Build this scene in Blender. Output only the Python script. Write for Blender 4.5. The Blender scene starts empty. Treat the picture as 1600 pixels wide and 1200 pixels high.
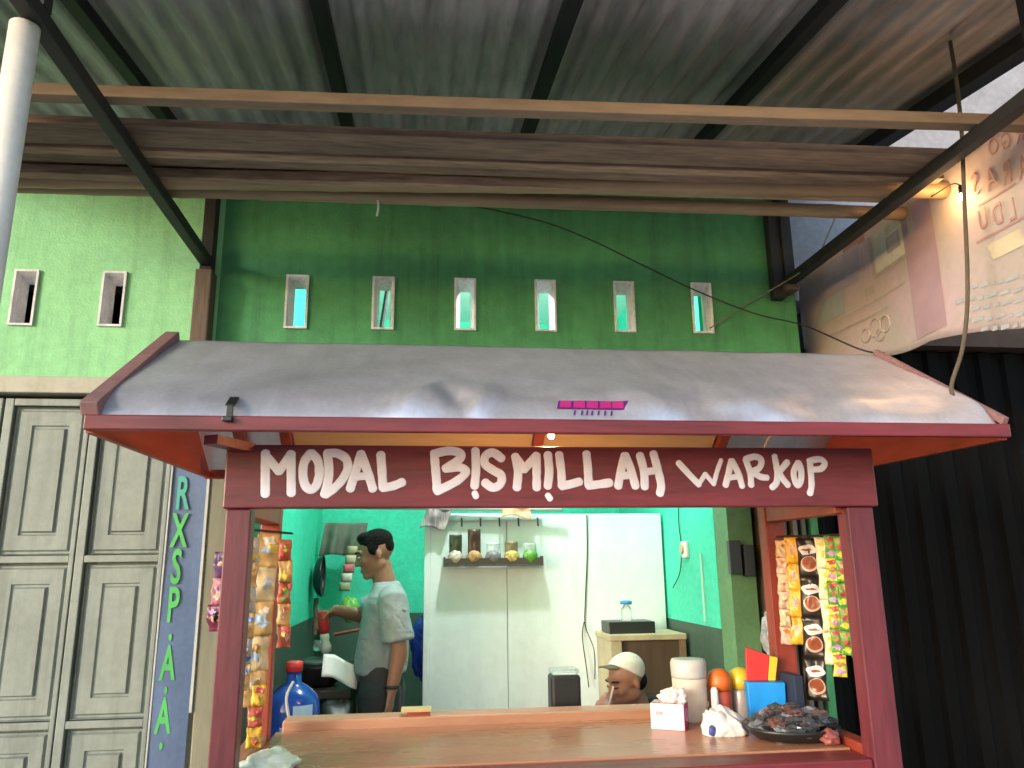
import bpy, math, random
from math import sin, cos, pi, radians
from mathutils import Vector, Matrix, noise as mnoise
random.seed(7)
S = bpy.context.scene
COL = S.collection

# ------------------------------------------------------------------ camera, sky, sun, exposure
yaw, pitch, roll = radians(6.9), radians(13.3), radians(-0.7)
F = Vector((sin(yaw)*cos(pitch), cos(yaw)*cos(pitch), sin(pitch)))
R0 = Vector((cos(yaw), -sin(yaw), 0)); U0 = R0.cross(F)
R = R0*cos(roll)+U0*sin(roll); U = U0*cos(roll)-R0*sin(roll)
cam = bpy.data.cameras.new('camera'); camo = bpy.data.objects.new('camera', cam); COL.objects.link(camo)
m = Matrix((R, U, -F)).transposed().to_4x4(); m.translation = (0, 0, 1.55); camo.matrix_world = m
cam.sensor_fit = 'HORIZONTAL'; cam.sensor_width = 36; cam.lens = 36*1200/1600
cam.clip_start = 0.05; cam.clip_end = 600
S.camera = camo

SUN_AZ, SUN_EL = radians(234), radians(12)
w = bpy.data.worlds.new('World'); S.world = w; w.use_nodes = True
nt = w.node_tree; bg = nt.nodes['Background']
sky = nt.nodes.new('ShaderNodeTexSky'); sky.sky_type = 'NISHITA'; sky.sun_disc = False
sky.sun_elevation = SUN_EL; sky.sun_rotation = SUN_AZ
nt.links.new(sky.outputs[0], bg.inputs[0]); bg.inputs[1].default_value = 0.15
sl = bpy.data.lights.new('sun', 'SUN'); sl.energy = 0.62; sl.angle = radians(10); sl.color = (1, .995, .985)
so = bpy.data.objects.new('sun', sl); COL.objects.link(so)
to_sun = Vector((sin(SUN_AZ)*cos(SUN_EL), cos(SUN_AZ)*cos(SUN_EL), sin(SUN_EL)))
so.rotation_euler = to_sun.to_track_quat('Z', 'Y').to_euler()
vs = S.view_settings
vs.view_transform = 'Standard'; vs.look = 'None'; vs.gamma = 1; vs.use_curve_mapping = False
vs.exposure = 1.68

# ------------------------------------------------------------------ materials
MATS = {}
def mat(name, col, rough=.6, metal=0, var=.12, scale=6, bump=0, bscale=60, stretch=(1, 1, 1), col2=None, lo=.35, hi=.7,
        trans=0, alpha=1, emit=0, spec=.5, fine=0, transl=0, streak=0, sdir=(13, 13, .8)):
    if name in MATS: return MATS[name]
    M = bpy.data.materials.new(name); M.use_nodes = True; t = M.node_tree; n = t.nodes; L = t.links
    b = n['Principled BSDF']
    b.inputs['Roughness'].default_value = rough; b.inputs['Metallic'].default_value = metal
    b.inputs['Specular IOR Level'].default_value = spec
    if trans: b.inputs['Transmission Weight'].default_value = trans
    if alpha < 1: b.inputs['Alpha'].default_value = alpha
    tc = n.new('ShaderNodeTexCoord'); mp = n.new('ShaderNodeMapping'); mp.inputs['Scale'].default_value = stretch
    L.new(tc.outputs['Object'], mp.inputs[0])
    no = n.new('ShaderNodeTexNoise'); no.inputs['Scale'].default_value = scale; no.inputs['Detail'].default_value = 6; no.inputs['Roughness'].default_value = .6
    L.new(mp.outputs[0], no.inputs['Vector'])
    cr = n.new('ShaderNodeValToRGB'); cr.color_ramp.elements[0].position = lo; cr.color_ramp.elements[1].position = hi
    c1 = tuple(max(0, c*(1-var)) for c in col); c2 = col2 or tuple(min(1, c*(1+var)) for c in col)
    cr.color_ramp.elements[0].color = (*c1, 1); cr.color_ramp.elements[1].color = (*c2, 1)
    L.new(no.outputs['Fac'], cr.inputs[0])
    src = cr.outputs[0]
    if fine:
        n2 = n.new('ShaderNodeTexNoise'); n2.inputs['Scale'].default_value = scale*9; n2.inputs['Detail'].default_value = 4
        L.new(mp.outputs[0], n2.inputs['Vector'])
        r2 = n.new('ShaderNodeMapRange'); r2.inputs[1].default_value = .3; r2.inputs[2].default_value = .7
        r2.inputs[3].default_value = 1-fine; r2.inputs[4].default_value = 1+fine
        L.new(n2.outputs['Fac'], r2.inputs[0])
        mx = n.new('ShaderNodeVectorMath'); mx.operation = 'SCALE'; L.new(src, mx.inputs[0]); L.new(r2.outputs[0], mx.inputs['Scale'])
        src = mx.outputs[0]
    if streak:                                # run-off stains and grime, longest in one direction
        m3 = n.new('ShaderNodeMapping'); m3.inputs['Scale'].default_value = sdir; L.new(tc.outputs['Object'], m3.inputs[0])
        n3 = n.new('ShaderNodeTexNoise'); n3.inputs['Scale'].default_value = 1; n3.inputs['Detail'].default_value = 7; n3.inputs['Roughness'].default_value = .65
        L.new(m3.outputs[0], n3.inputs['Vector'])
        r3 = n.new('ShaderNodeMapRange'); r3.inputs[1].default_value = .48; r3.inputs[2].default_value = .74
        r3.inputs[3].default_value = 1; r3.inputs[4].default_value = 1-streak
        L.new(n3.outputs['Fac'], r3.inputs[0])
        x3 = n.new('ShaderNodeVectorMath'); x3.operation = 'SCALE'; L.new(src, x3.inputs[0]); L.new(r3.outputs[0], x3.inputs['Scale'])
        src = x3.outputs[0]
    L.new(src, b.inputs['Base Color'])
    if emit:
        b.inputs['Emission Color'].default_value = (*col, 1); b.inputs['Emission Strength'].default_value = emit
    rr = n.new('ShaderNodeMapRange'); rr.inputs[3].default_value = max(0, rough-.08); rr.inputs[4].default_value = min(1, rough+.1)
    L.new(no.outputs['Fac'], rr.inputs[0]); L.new(rr.outputs[0], b.inputs['Roughness'])
    if bump:
        bn = n.new('ShaderNodeTexNoise'); bn.inputs['Scale'].default_value = bscale; bn.inputs['Detail'].default_value = 4
        L.new(mp.outputs[0], bn.inputs['Vector'])
        bp = n.new('ShaderNodeBump'); bp.inputs['Strength'].default_value = bump; bp.inputs['Distance'].default_value = .01
        L.new(bn.outputs['Fac'], bp.inputs['Height']); L.new(bp.outputs[0], b.inputs['Normal'])
    if transl:
        tl = n.new('ShaderNodeBsdfTranslucent'); L.new(src, tl.inputs[0])
        ms = n.new('ShaderNodeMixShader'); ms.inputs[0].default_value = transl
        L.new(b.outputs[0], ms.inputs[1]); L.new(tl.outputs[0], ms.inputs[2])
        L.new(ms.outputs[0], n['Material Output'].inputs['Surface'])
    MATS[name] = M
    return M

LX = (.15, 1, 1); LZ = (1, 1, .15); LY = (1, .15, 1)     # grain directions
green_paint = mat('green_wall_paint', (.067, .275, .108), .75, var=.14, scale=2.2, bump=.3, bscale=90, fine=.10, streak=.38)
lit_green_paint = mat('lit_green_wall_paint', (.26, .585, .29), .75, var=.08, scale=3, bump=.3, bscale=90, fine=.08, streak=.28)  # wall green made paler, the left section's brighter light put into its colour
door_paint = mat('sage_door_paint', (.235, .27, .24), .5, var=.12, scale=4, bump=.1, bscale=70, fine=.07, streak=.35)
lintel_paint = mat('cream_lintel_paint', (.40, .385, .31), .6, var=.08, scale=5, fine=.06, streak=.3, sdir=(9, 9, 4))
gap_black = mat('dark_gap', (.02, .02, .018), .9)
white_conc = mat('white_vent_paint', (.66, .66, .69), .7, var=.14, scale=14, fine=.12, streak=.4, sdir=(30, 30, 6))
turq = mat('turquoise_wall_paint', (.05, .56, .38), .6, var=.1, scale=4, bump=.15, bscale=60, fine=.10)
dado = mat('dark_green_dado', (.045, .085, .06), .55, var=.25, scale=6, fine=.1)
white_ceiling = mat('white_ceiling_paint', (.78, .80, .78), .8, var=.04)
tile = mat('floor_tile', (.35, .33, .30), .35, var=.1, scale=3)
bounce_ground = mat('pale_bounce_ground', (.30, .29, .27), .9, var=.25, scale=8, bump=.4, bscale=120)  # unseen ground made pale so it bounces light up to the canopy
maroon = mat('maroon_gloss_paint', (.160, .019, .027), .40, var=.22, scale=7, bump=.2, bscale=30, stretch=LX, fine=.14, streak=.4, sdir=(3, 20, 26))
maroon_v = mat('maroon_gloss_paint_upright', (.130, .022, .032), .42, var=.22, scale=7, bump=.2, bscale=30, stretch=LZ, fine=.14, streak=.4, sdir=(26, 26, 2))
redboard = mat('red_orange_board', (.36, .055, .02), .5, var=.2, scale=6, bump=.1, stretch=LY, fine=.1)
redpost = mat('red_brown_post_paint', (.26, .040, .022), .42, var=.2, scale=6, bump=.1, stretch=LZ, fine=.1)
letter_white = mat('white_brush_paint', (.74, .72, .84), .45, var=.05, scale=40)
ply = mat('plywood_lining', (.55, .36, .18), .6, var=.15, scale=5, stretch=LX, fine=.06)
zincs = mat('galvanised_sheet', (.72, .72, .80), .42, metal=.75, var=.07, scale=9, fine=.05, streak=.16, sdir=(10, 1.5, 1.5))
counter_wood = mat('varnished_counter_wood', (.38, .175, .10), .26, var=.10, scale=4, stretch=LX, fine=.07)
rim_wood = mat('counter_rim_wood', (.42, .22, .13), .4, var=.16, scale=6, stretch=LX, fine=.08)
steel_dark = mat('dark_steel', (.013, .012, .012), .6, var=.3, scale=12)
wood_dark = mat('dark_weathered_wood', (.15, .095, .065), .8, var=.4, scale=7, bump=.4, stretch=LX, fine=.3)
wood_mid = mat('brown_weathered_wood', (.27, .17, .11), .75, var=.35, scale=7, bump=.4, stretch=LX, fine=.3)
wood_tan = mat('tan_batten_wood', (.22, .145, .09), .7, var=.25, scale=6, bump=.2, stretch=LX, fine=.12)
wood_post = mat('brown_post_wood', (.10, .07, .05), .75, var=.3, scale=8, bump=.3, stretch=LZ, fine=.12)
bamboo_m = mat('dry_bamboo', (.26, .17, .09), .5, var=.25, scale=6, stretch=LX, fine=.1)
white_pole = mat('white_pole_paint', (.82, .75, .66), .45, var=.08, scale=5, fine=.04)
sheet_mats = [mat('canopy_zinc_%d' % i, c, .62, metal=.25, var=.2, scale=3.5, stretch=LY, fine=.12, streak=.45, sdir=(9, 1.2, 9)) for i, c in
              enumerate([(.54, .485, .50), (.50, .45, .465), (.50, .45, .46), (.46, .41, .40), (.40, .345, .32)])]
sheet_clear = mat('translucent_roof_sheet', (.42, .55, .55), .5, var=.2, scale=4, stretch=LY, transl=.55)
partition_m = mat('white_partition_paint', (.72, .80, .77), .5, var=.05, scale=2, fine=.03, streak=.14, sdir=(5, 5, 1.2))
black_plastic = mat('black_plastic', (.015, .016, .016), .35)
roller_dark = mat('black_corrugated_gate', (.0065, .0055, .005), .85, spec=.12, var=.3, scale=5, stretch=LZ)
brown_lintel = mat('brown_lintel', (.10, .05, .03), .7, var=.3)
grey_plaster = mat('grey_plaster', (.30, .30, .34), .85, var=.18, scale=3, bump=.2, fine=.1)
skin = mat('brown_skin', (.30, .15, .09), .5, var=.08, scale=14)
hair_m = mat('black_hair', (.006, .005, .005), .75, bump=1.0, bscale=260, stretch=(1, 1, .3), spec=.15)
shirt_m = mat('grey_tshirt_cloth', (.26, .31, .31), .9, var=.1, scale=14, bump=.15, bscale=220)
trouser_m = mat('dark_trouser_cloth', (.035, .040, .042), .9, var=.2, scale=12)
jacket_m = mat('dark_jacket_cloth', (.018, .017, .017), .9)
capm = mat('cream_cap_cloth', (.55, .58, .46), .85, var=.08, scale=25, bump=.2, bscale=250)
white_pl = mat('white_plastic', (.72, .70, .66), .4, var=.05)
clear_pl = mat('clear_plastic', (.9, .93, .93), .12, trans=.85, alpha=.75, var=.02)
eye_white = mat('eye_white', (.7, .68, .62), .3); eye_dark = mat('eye_dark', (.02, .012, .01), .2)
blue_bottle = mat('blue_bottle_plastic', (.02, .09, .45), .12, trans=.35, var=.1)
def plain(name, col, rough=.5, **k): return mat(name, col, rough, var=k.pop('var', .10), scale=k.pop('scale', 25), **k)
red_pl = plain('red_plastic', (.55, .03, .03), .35); magenta = plain('magenta_print', (.40, .02, .16))
cream_pl = plain('cream_plastic', (.62, .52, .42), .45); grey_pl = plain('grey_translucent_plastic', (.5, .5, .47), .35)
orange_pl = plain('orange_plastic', (.62, .14, .02), .4); yellow_pl = plain('yellow_plastic', (.62, .45, .03), .4)
sky_blue = plain('bright_blue_plastic', (.01, .26, .72), .4)
wire_m = plain('dark_wire', (.02, .018, .016), .7); rope_m = plain('brown_rope', (.11, .085, .055), .9, bump=.6, bscale=400)
cord_white = plain('white_cord', (.6, .57, .55), .7)

# ------------------------------------------------------------------ mesh helpers
class G:
    def __init__(s): s.v = []; s.f = []
    def add(s, vs, fs):
        o = len(s.v); s.v += [tuple(v) for v in vs]; s.f += [tuple(i+o for i in f) for f in fs]; return s
    def box(s, x0, x1, y0, y1, z0, z1):
        return s.add([(x0,y0,z0),(x1,y0,z0),(x1,y1,z0),(x0,y1,z0),(x0,y0,z1),(x1,y0,z1),(x1,y1,z1),(x0,y1,z1)],
                     [(0,3,2,1),(4,5,6,7),(0,1,5,4),(1,2,6,5),(2,3,7,6),(3,0,4,7)])
    def obox(s, c, ax, ay, az):      # centre and three half-axes
        c, ax, ay, az = map(Vector, (c, ax, ay, az))
        P = [c+i*ax+j*ay+k*az for k in (-1,1) for (i,j) in ((-1,-1),(1,-1),(1,1),(-1,1))]
        return s.add(P, [(0,3,2,1),(4,5,6,7),(0,1,5,4),(1,2,6,5),(2,3,7,6),(3,0,4,7)])
    def bar(s, a, b, w, h, up=(0,0,1)):  # rectangular bar from a to b
        a, b = Vector(a), Vector(b); d = (b-a); L = d.length; d.normalize()
        sx = d.cross(Vector(up)).normalized(); uz = sx.cross(d)
        return s.obox((a+b)/2, d*L/2, sx*w/2, uz*h/2)
    def tube(s, pts, r, n=10, sx=1.0, flat=None, cap=True):
        pts = [Vector(p) for p in pts]; N = len(pts)
        rs = r if isinstance(r, (list, tuple)) else [r]*N
        ref = Vector(flat) if flat else None
        base = len(s.v); prev = None
        for i, p in enumerate(pts):
            t = (pts[min(i+1, N-1)]-pts[max(i-1, 0)]).normalized()
            if ref is not None: a = ref - t*ref.dot(t)
            elif prev is None:
                a = Vector((0,0,1)) if abs(t.z) < .9 else Vector((1,0,0)); a = a - t*a.dot(t)
            else: a = prev - t*prev.dot(t)
            a.normalize(); prev = a; b = t.cross(a)
            for k in range(n):
                q = 2*pi*k/n; s.v.append(tuple(p + a*cos(q)*rs[i]*sx + b*sin(q)*rs[i]))
        for i in range(N-1):
            for k in range(n):
                k2 = (k+1) % n; s.f.append((base+i*n+k, base+i*n+k2, base+(i+1)*n+k2, base+(i+1)*n+k))
        if cap:
            s.f.append(tuple(base+k for k in reversed(range(n)))); s.f.append(tuple(base+(N-1)*n+k for k in range(n)))
        return s
    def lathe(s, prof, c=(0,0,0), n=20, M=None):
        base = len(s.v); c = Vector(c)
        for (r, z) in prof:
            for k in range(n):
                v = Vector((r*cos(2*pi*k/n), r*sin(2*pi*k/n), z)); v = (M @ v) if M else v
                s.v.append(tuple(c+v))
        for i in range(len(prof)-1):
            for k in range(n):
                k2 = (k+1) % n; s.f.append((base+i*n+k, base+i*n+k2, base+(i+1)*n+k2, base+(i+1)*n+k))
        s.f.append(tuple(base+k for k in reversed(range(n)))); s.f.append(tuple(base+(len(prof)-1)*n+k for k in range(n)))
        return s
    def ell(s, c, r, M=None, n=16, m=10, fn=None):
        c = Vector(c); base = len(s.v)
        for i in range(1, m):
            th = pi*i/m
            for k in range(n):
                ph = 2*pi*k/n; d = Vector((sin(th)*cos(ph), sin(th)*sin(ph), cos(th)))
                q = fn(d) if fn else 1
                v = Vector((d.x*r[0]*q, d.y*r[1]*q, d.z*r[2]*q)); v = (M @ v) if M else v
                s.v.append(tuple(c+v))
        for sg in (1, -1):
            q = fn(Vector((0,0,sg))) if fn else 1
            v = Vector((0, 0, sg*r[2]*q)); v = (M @ v) if M else v; s.v.append(tuple(c+v))
        T = base+(m-1)*n; B = T+1
        for i in range(m-2):
            for k in range(n):
                k2 = (k+1) % n; s.f.append((base+i*n+k, base+(i+1)*n+k, base+(i+1)*n+k2, base+i*n+k2))
        for k in range(n):
            k2 = (k+1) % n; s.f.append((T, base+k, base+k2)); s.f.append((B, base+(m-2)*n+k2, base+(m-2)*n+k))
        return s
    def cap(s, a, ra, b, rb, n=14):      # round cone with sphere ends, as overlapping solids (remeshed afterwards)
        a, b = Vector(a), Vector(b)
        s.ell(a, (ra,)*3, n=n, m=8); s.ell(b, (rb,)*3, n=n, m=8)
        return s.tube([a, b], [ra, rb], n)
    def grid(s, fn, nu, nv):
        base = len(s.v)
        for j in range(nv+1):
            for i in range(nu+1): s.v.append(tuple(fn(i/nu, j/nv)))
        for j in range(nv):
            for i in range(nu):
                a = base+j*(nu+1)+i; s.f.append((a, a+1, a+nu+2, a+nu+1))
        return s
    def prism(s, poly, dvec):            # closed 3-D outline pushed along dvec
        n = len(poly); dv = Vector(dvec); P = [Vector(p) for p in poly]; Q = [p+dv for p in P]
        return s.add(P+Q, [tuple(reversed(range(n))), tuple(range(n, 2*n))] + [(i, (i+1) % n, (i+1) % n+n, i+n) for i in range(n)])
    def build(s, name, m, parent=None, bevel=0, smooth=False, solid=0, sub=0, label=None):
        me = bpy.data.meshes.new(name); me.from_pydata(s.v, [], s.f); me.update()
        me.materials.append(m)
        if smooth: me.polygons.foreach_set('use_smooth', [True]*len(me.polygons))
        o = bpy.data.objects.new(name, me); COL.objects.link(o)
        if solid:
            d = o.modifiers.new('solid', 'SOLIDIFY'); d.thickness = solid; d.offset = 0
        if bevel:
            b = o.modifiers.new('bevel', 'BEVEL'); b.width = bevel; b.segments = 2; b.limit_method = 'ANGLE'; b.angle_limit = radians(40)
        if sub:
            d = o.modifiers.new('sub', 'SUBSURF'); d.levels = sub; d.render_levels = sub
        if parent is not None: attach(o, parent)
        if label: o['label'] = label
        return o

ORIGIN = {}
def attach(o, parent):
    o.parent = parent
    o.matrix_parent_inverse = Matrix.Translation(-Vector(ORIGIN.get(parent.name, (0, 0, 0))))
def thing(name, label, cat, loc=(0, 0, 0), group=None):
    o = bpy.data.objects.new(name, None); COL.objects.link(o); o.location = loc; o.empty_display_size = .1
    ORIGIN[o.name] = tuple(loc)
    return tag(o, label, cat, group)
def tag(o, label, cat, group=None):
    o['label'] = label; o['category'] = cat
    if group: o['group'] = group
    return o
def struct(g, name, m, **k):
    o = g.build(name, m, **k); o['kind'] = 'structure'; return o
def copy_tree(o, parent=None):
    c = o.copy(); COL.objects.link(c)
    if parent is not None: c.parent = parent
    for ch in o.children: copy_tree(ch, c)
    return c
def fuse(g, name, m, parent, voxel=.005, smooth=4):     # union of overlapping solids as one continuous skin
    o = g.build(name+'_raw', m)
    md = o.modifiers.new('r', 'REMESH'); md.mode = 'VOXEL'; md.voxel_size = voxel
    sm = o.modifiers.new('s', 'SMOOTH'); sm.factor = .5; sm.iterations = smooth
    dg = bpy.context.evaluated_depsgraph_get(); me = bpy.data.meshes.new_from_object(o.evaluated_get(dg))
    bpy.data.objects.remove(o); me.name = name
    me.polygons.foreach_set('use_smooth', [True]*len(me.polygons))
    me.materials.clear(); me.materials.append(m)
    q = bpy.data.objects.new(name, me); COL.objects.link(q)
    if parent is not None: attach(q, parent)
    return q
def nz(p, s=1.0): return mnoise.noise(Vector(p)*s)
def spline(pts, k=6):
    P = [Vector(p) for p in pts]; out = []
    for i in range(len(P)-1):
        p0, p1, p2, p3 = P[max(i-1, 0)], P[i], P[i+1], P[min(i+2, len(P)-1)]
        for j in range(k):
            t = j/k; out.append(.5*((2*p1)+(p2-p0)*t+(2*p0-5*p1+4*p2-p3)*t*t+(3*p1-p0-3*p2+p3)*t**3))
    return out+[P[-1]]
def crumple(c, r, amp=.25, sc=9, seed=0, n=28, m=18, flat_z=None):
    c = Vector(c)
    def fn(d): return 1+amp*nz(d*1.7+Vector((seed, seed*2, 0)), 1.3)+amp*.5*nz(d*4+Vector((0, seed, 3)), 1.2)
    g = G().ell(c, r, n=n, m=m, fn=fn)
    if flat_z is not None: g.v = [(x, y, max(z, flat_z)) for x, y, z in g.v]
    return g

# ------------------------------------------------------------------ ground
struct(G().add([(-200,-200,0),(200,-200,0),(200,3.3,0),(-200,3.3,0)], [(0,1,2,3)]), 'ground', bounce_ground)
struct(G().add([(-200,5.62,0),(200,5.62,0),(200,200,0),(-200,200,0)], [(0,1,2,3)]), 'ground', bounce_ground)
struct(G().box(-3.2, 1.77, 3.3, 5.6, -.1, .05), 'room_floor', tile)

# ------------------------------------------------------------------ the green shop
shop = thing('shop_building', 'green plastered shop with a row of vent slits and turquoise room inside', 'building', (0, 3.3, 0))
def vz(x): return 2.699+.0125*x
VX = [-1.675, -1.32, -.552, -.176, .19, .558, .928, 1.302]
def facade(x0, x1, z0, z1, vents, name, m):
    xs = [x0]
    for v in vents: xs += [v-.048, v+.048]
    xs.append(x1); g = G()
    for i in range(len(xs)-1):
        if i % 2 == 0: g.box(xs[i], xs[i+1], 3.3, 3.42, z0, z1)
        else:
            v = vents[i//2]; c = vz(v); g.box(xs[i], xs[i+1], 3.3, 3.42, z0, c-.123); g.box(xs[i], xs[i+1], 3.3, 3.42, c+.123, z1)
    return g.build(name, m, shop)
facade(-3.2, -.885, 2.332, 3.9, VX[:2], 'facade_wall', lit_green_paint)
facade(-.885, 1.77, 2.30, 3.9, VX[2:], 'facade_wall', green_paint)
G().box(1.735, 1.77, 3.303, 3.42, 0, 2.30).build('wall_pier', green_paint, shop)
for v in VX:                                    # splayed white vent frames
    c = vz(v); g = G(); y0, y1 = 3.288, 3.365
    ox, oz, ix, iz, sh = .049, .124, .024, .095, .004
    o = [(v-ox,y0,c-oz),(v+ox,y0,c-oz),(v+ox,y0,c+oz),(v-ox,y0,c+oz)]
    i = [(v-ix+sh,y1,c-iz),(v+ix+sh,y1,c-iz),(v+ix+sh,y1,c+iz-.012),(v-ix+sh,y1,c+iz-.012)]
    l = [(v-ox+.009,y0,c-oz+.009),(v+ox-.009,y0,c-oz+.009),(v+ox-.009,y0,c+oz-.009),(v-ox+.009,y0,c+oz-.009)]
    bk = [(v-ox,y1,c-oz),(v+ox,y1,c-oz),(v+ox,y1,c+oz),(v-ox,y1,c+oz)]
    g.add(o+l+i+bk, [(a, (a+1) % 4, (a+1) % 4+4, a+4) for a in range(4)] + [(a+4, (a+1) % 4+4, (a+1) % 4+8, a+8) for a in range(4)]
          + [(a+8, (a+1) % 4+8, (a+1) % 4+12, a+12) for a in range(4)] + [((a+1) % 4, a, a+12, (a+1) % 4+12) for a in range(4)])
    g.build('vent_frame', white_conc, shop)
# inside of the turquoise room
G().box(-.72, -.66, 3.43, 5.4, 1.25, 3.3).build('room_wall', turq, shop)
G().box(-.72, -.66, 3.43, 5.4, .05, 1.25).build('dado', dado, shop)
G().box(-.72, 1.62, 5.4, 5.5, 1.25, 3.3).build('room_wall', turq, shop)
G().box(-.72, 1.62, 5.4, 5.5, .05, 1.25).build('dado', dado, shop)
G().box(1.41, 1.47, 3.62, 5.4, 1.25, 3.3).build('room_wall', turq, shop)
G().box(1.41, 1.47, 3.62, 5.4, .05, 1.25).build('dado', dado, shop)
sage_pier = mat('sage_pier_paint', (.10, .22, .10), .6, var=.2, fine=.1)
G().box(1.412, 1.53, 3.46, 3.62, .05, 2.6).build('room_pier', sage_pier, shop)
G().box(-3.2, 1.77, 3.42, 5.6, 3.3, 3.4).build('ceiling', white_ceiling, shop)
G().box(-3.2, -.72, 5.0, 5.1, 0, 3.3).build('store_wall', gap_black, shop)  # near-black colour stands in for the darkness of the unlit room
G().box(-3.3, -3.2, 3.3, 5.1, 0, 3.9).build('side_wall', lit_green_paint, shop)
G().box(1.72, 1.77, 3.42, 5.6, 0, 3.3).build('side_wall', gap_black, shop)
G().box(-.86, 1.735, 3.302, 3.42, 2.22, 2.30).build('lintel', lintel_paint, shop, bevel=.004)
G().box(-3.2, -.86, 3.27, 3.42, 2.262, 2.332).build('lintel', lintel_paint, shop, bevel=.004)
G().box(-3.2, -.86, 3.36, 3.42, 2.22, 2.262).build('door_head', gap_black, shop)
G().box(-.845, -.765, 3.26, 3.42, .05, 2.22).build('door_post', mat('olive_door_post', (.20, .20, .14), .6, var=.2, stretch=LZ, fine=.1), shop, bevel=.006)
G().box(-1.0, -.86, 3.33, 3.42, .05, 2.22).build('door_post', lintel_paint, shop)
def ring_panel(g, x0, x1, z0, z1, y):
    steps = [(0, 0), (.004, .015), (.010, .015), (.016, .005), (.063, .006), (.067, .014), (.073, .014), (.078, .001)]
    prev = None
    for ins, dy in steps:
        iz = ins*1.18
        r = [(x0+ins, y+dy, z0+iz), (x1-ins, y+dy, z0+iz), (x1-ins, y+dy, z1-iz), (x0+ins, y+dy, z1-iz)]
        b = len(g.v); g.v += r
        if prev is not None: g.f += [(prev+a, prev+(a+1) % 4, b+(a+1) % 4, b+a) for a in range(4)]
        prev = b
    g.f.append((prev, prev+1, prev+2, prev+3))
for k, x0 in enumerate([-3.06, -2.725, -2.385, -2.04, -1.695, -1.356]):
    x1 = x0+.334
    lf = G()
    lf.box(x0, x0+.033, 3.308, 3.35, .06, 2.245); lf.box(x1-.018, x1, 3.308, 3.35, .06, 2.245)
    for zb, h in ((.06, .03), (.35, .03), (.966, .028), (1.582, .028), (2.215, .03)): lf.box(x0+.033, x1-.018, 3.310, 3.35, zb, zb+h)
    lf.box(x0+.003, x1-.003, 3.342, 3.36, .06, 2.245)
    leaf = lf.build('door_leaf', door_paint, shop, bevel=.003)
    for z0, z1 in ((.09, .35), (.38, .966), (.994, 1.582), (1.61, 2.215)):
        pg = G(); ring_panel(pg, x0+.045, x1-.020, z0+.004, z1-.006, 3.316); pg.build('door_panel', door_paint, leaf)
# concertina leaves folded back on the right of the opening
fl_m = [mat('folded_leaf_%d' % i, c, .6, var=.2, stretch=LZ, fine=.1) for i, c in enumerate([(.10, .085, .055), (.075, .065, .045), (.16, .15, .11), (.10, .10, .075)])]
for i, x in enumerate([1.56, 1.605, 1.65, 1.695]):
    G().box(x, x+.022, 3.30+.01*(i % 2), 3.66, .06, 2.2).build('folded_door_leaf', fl_m[i], shop, bevel=.004)

# ------------------------------------------------------------------ neighbour on the right
nb = thing('neighbour_building', 'grey rendered building beyond the hanging banner with black corrugated gate', 'building', (3, 3.6, 0))
G().box(1.775, 6, 3.55, 3.8, 2.86, 5.5).build('wall', grey_plaster, nb)
G().box(2.02, 6, 3.50, 3.8, 2.62, 2.858).build('lintel', brown_lintel, nb)
def gatef(u, v):
    x = 1.78+u*3.2; ph = (x*1/.145) % 1
    d = .024 if ph < .42 else (.024*(1-(ph-.42)/.1) if ph < .52 else (0 if ph < .9 else .024*(ph-.9)/.1))
    return (x, 3.60-d, .05+v*2.56)
G().grid(gatef, 420, 1).build('corrugated_gate', roller_dark, nb, solid=.003)
G().box(1.78, 6, 3.66, 3.8, 0, 2.62).build('backing_wall', gap_black, nb)

# ------------------------------------------------------------------ canopy
can = thing('canopy', 'corrugated zinc canopy on dark steel rafters over the food cart', 'canopy', (.4, 1.7, 0))
def cz(y): return 3.415+.16*(y-3.08)
for i in range(7):
    x0 = -2.62+i*.775; x1 = x0+.80
    if i == 6: x1 = 2.07
    mt = sheet_clear if i in (0, ) else sheet_mats[min(max(i-1, 0), 4)]
    N = int((x1-x0)/.0075)
    def sf(u, v, x0=x0, x1=x1, i=i):
        x = x0+u*(x1-x0); y = 1.30+v*2.0
        ph = (x/.098) % 1
        c = .011*math.tanh(2.2*sin(2*pi*ph))
        return (x, y, cz(y)+.045+c+.004*(i % 2)+.006*nz((x*1.2, y*1.5, i)))
    G().grid(sf, N, 6).build('corrugated_sheet', mt, can, smooth=True)
for x in (-1.87, -1.09, -.335, .445, 1.235, 2.02):
    big = .075 if x > 2 else .05
    G().bar((x, 1.32, cz(1.32)), (x, 3.29, cz(3.29)), big, .05 if x < 2 else .06).build('rafter', steel_dark, can, bevel=.003)
for y in (1.40, ):
    G().box(-2.6, 2.06, y-.025, y+.025, cz(y)-.085, cz(y)-.030).build('front_beam', steel_dark, can, bevel=.003)
for x in (-.93, 1.72):
    G().bar((x, 1.38, 2.842), (x, 3.25, 2.842), .043, .045).build('tie_beam', steel_dark, can, bevel=.004)
    G().box(x-.026, x+.026, 3.225, 3.285, 2.80, cz(3.25)-.03).build('wall_post', steel_dark, can, bevel=.004)
    G().box(x-.036, x+.034, 3.21, 3.295, 2.44 if x < 0 else 2.79, 2.80 if x < 0 else 2.82).build('post_bracket', wood_post, can, bevel=.006)
    G().box(x-.022, x+.022, 1.69, 1.73, 2.865, cz(1.7)-.03).build('stub_post', steel_dark, can)
G().box(1.64, 1.70, 3.24, 3.292, 2.76, 3.25).build('post_bracket', steel_dark, can, bevel=.004)
G().tube([(-.955, 1.715, 0), (-.955, 1.715, 2.818)], .033, 20).build('pole', white_pole, can, smooth=True, label='white painted round pole')
G().tube([(1.74, 1.70, 0), (1.74, 1.70, 2.818)], .033, 20).build('pole', white_pole, can, smooth=True)

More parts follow.
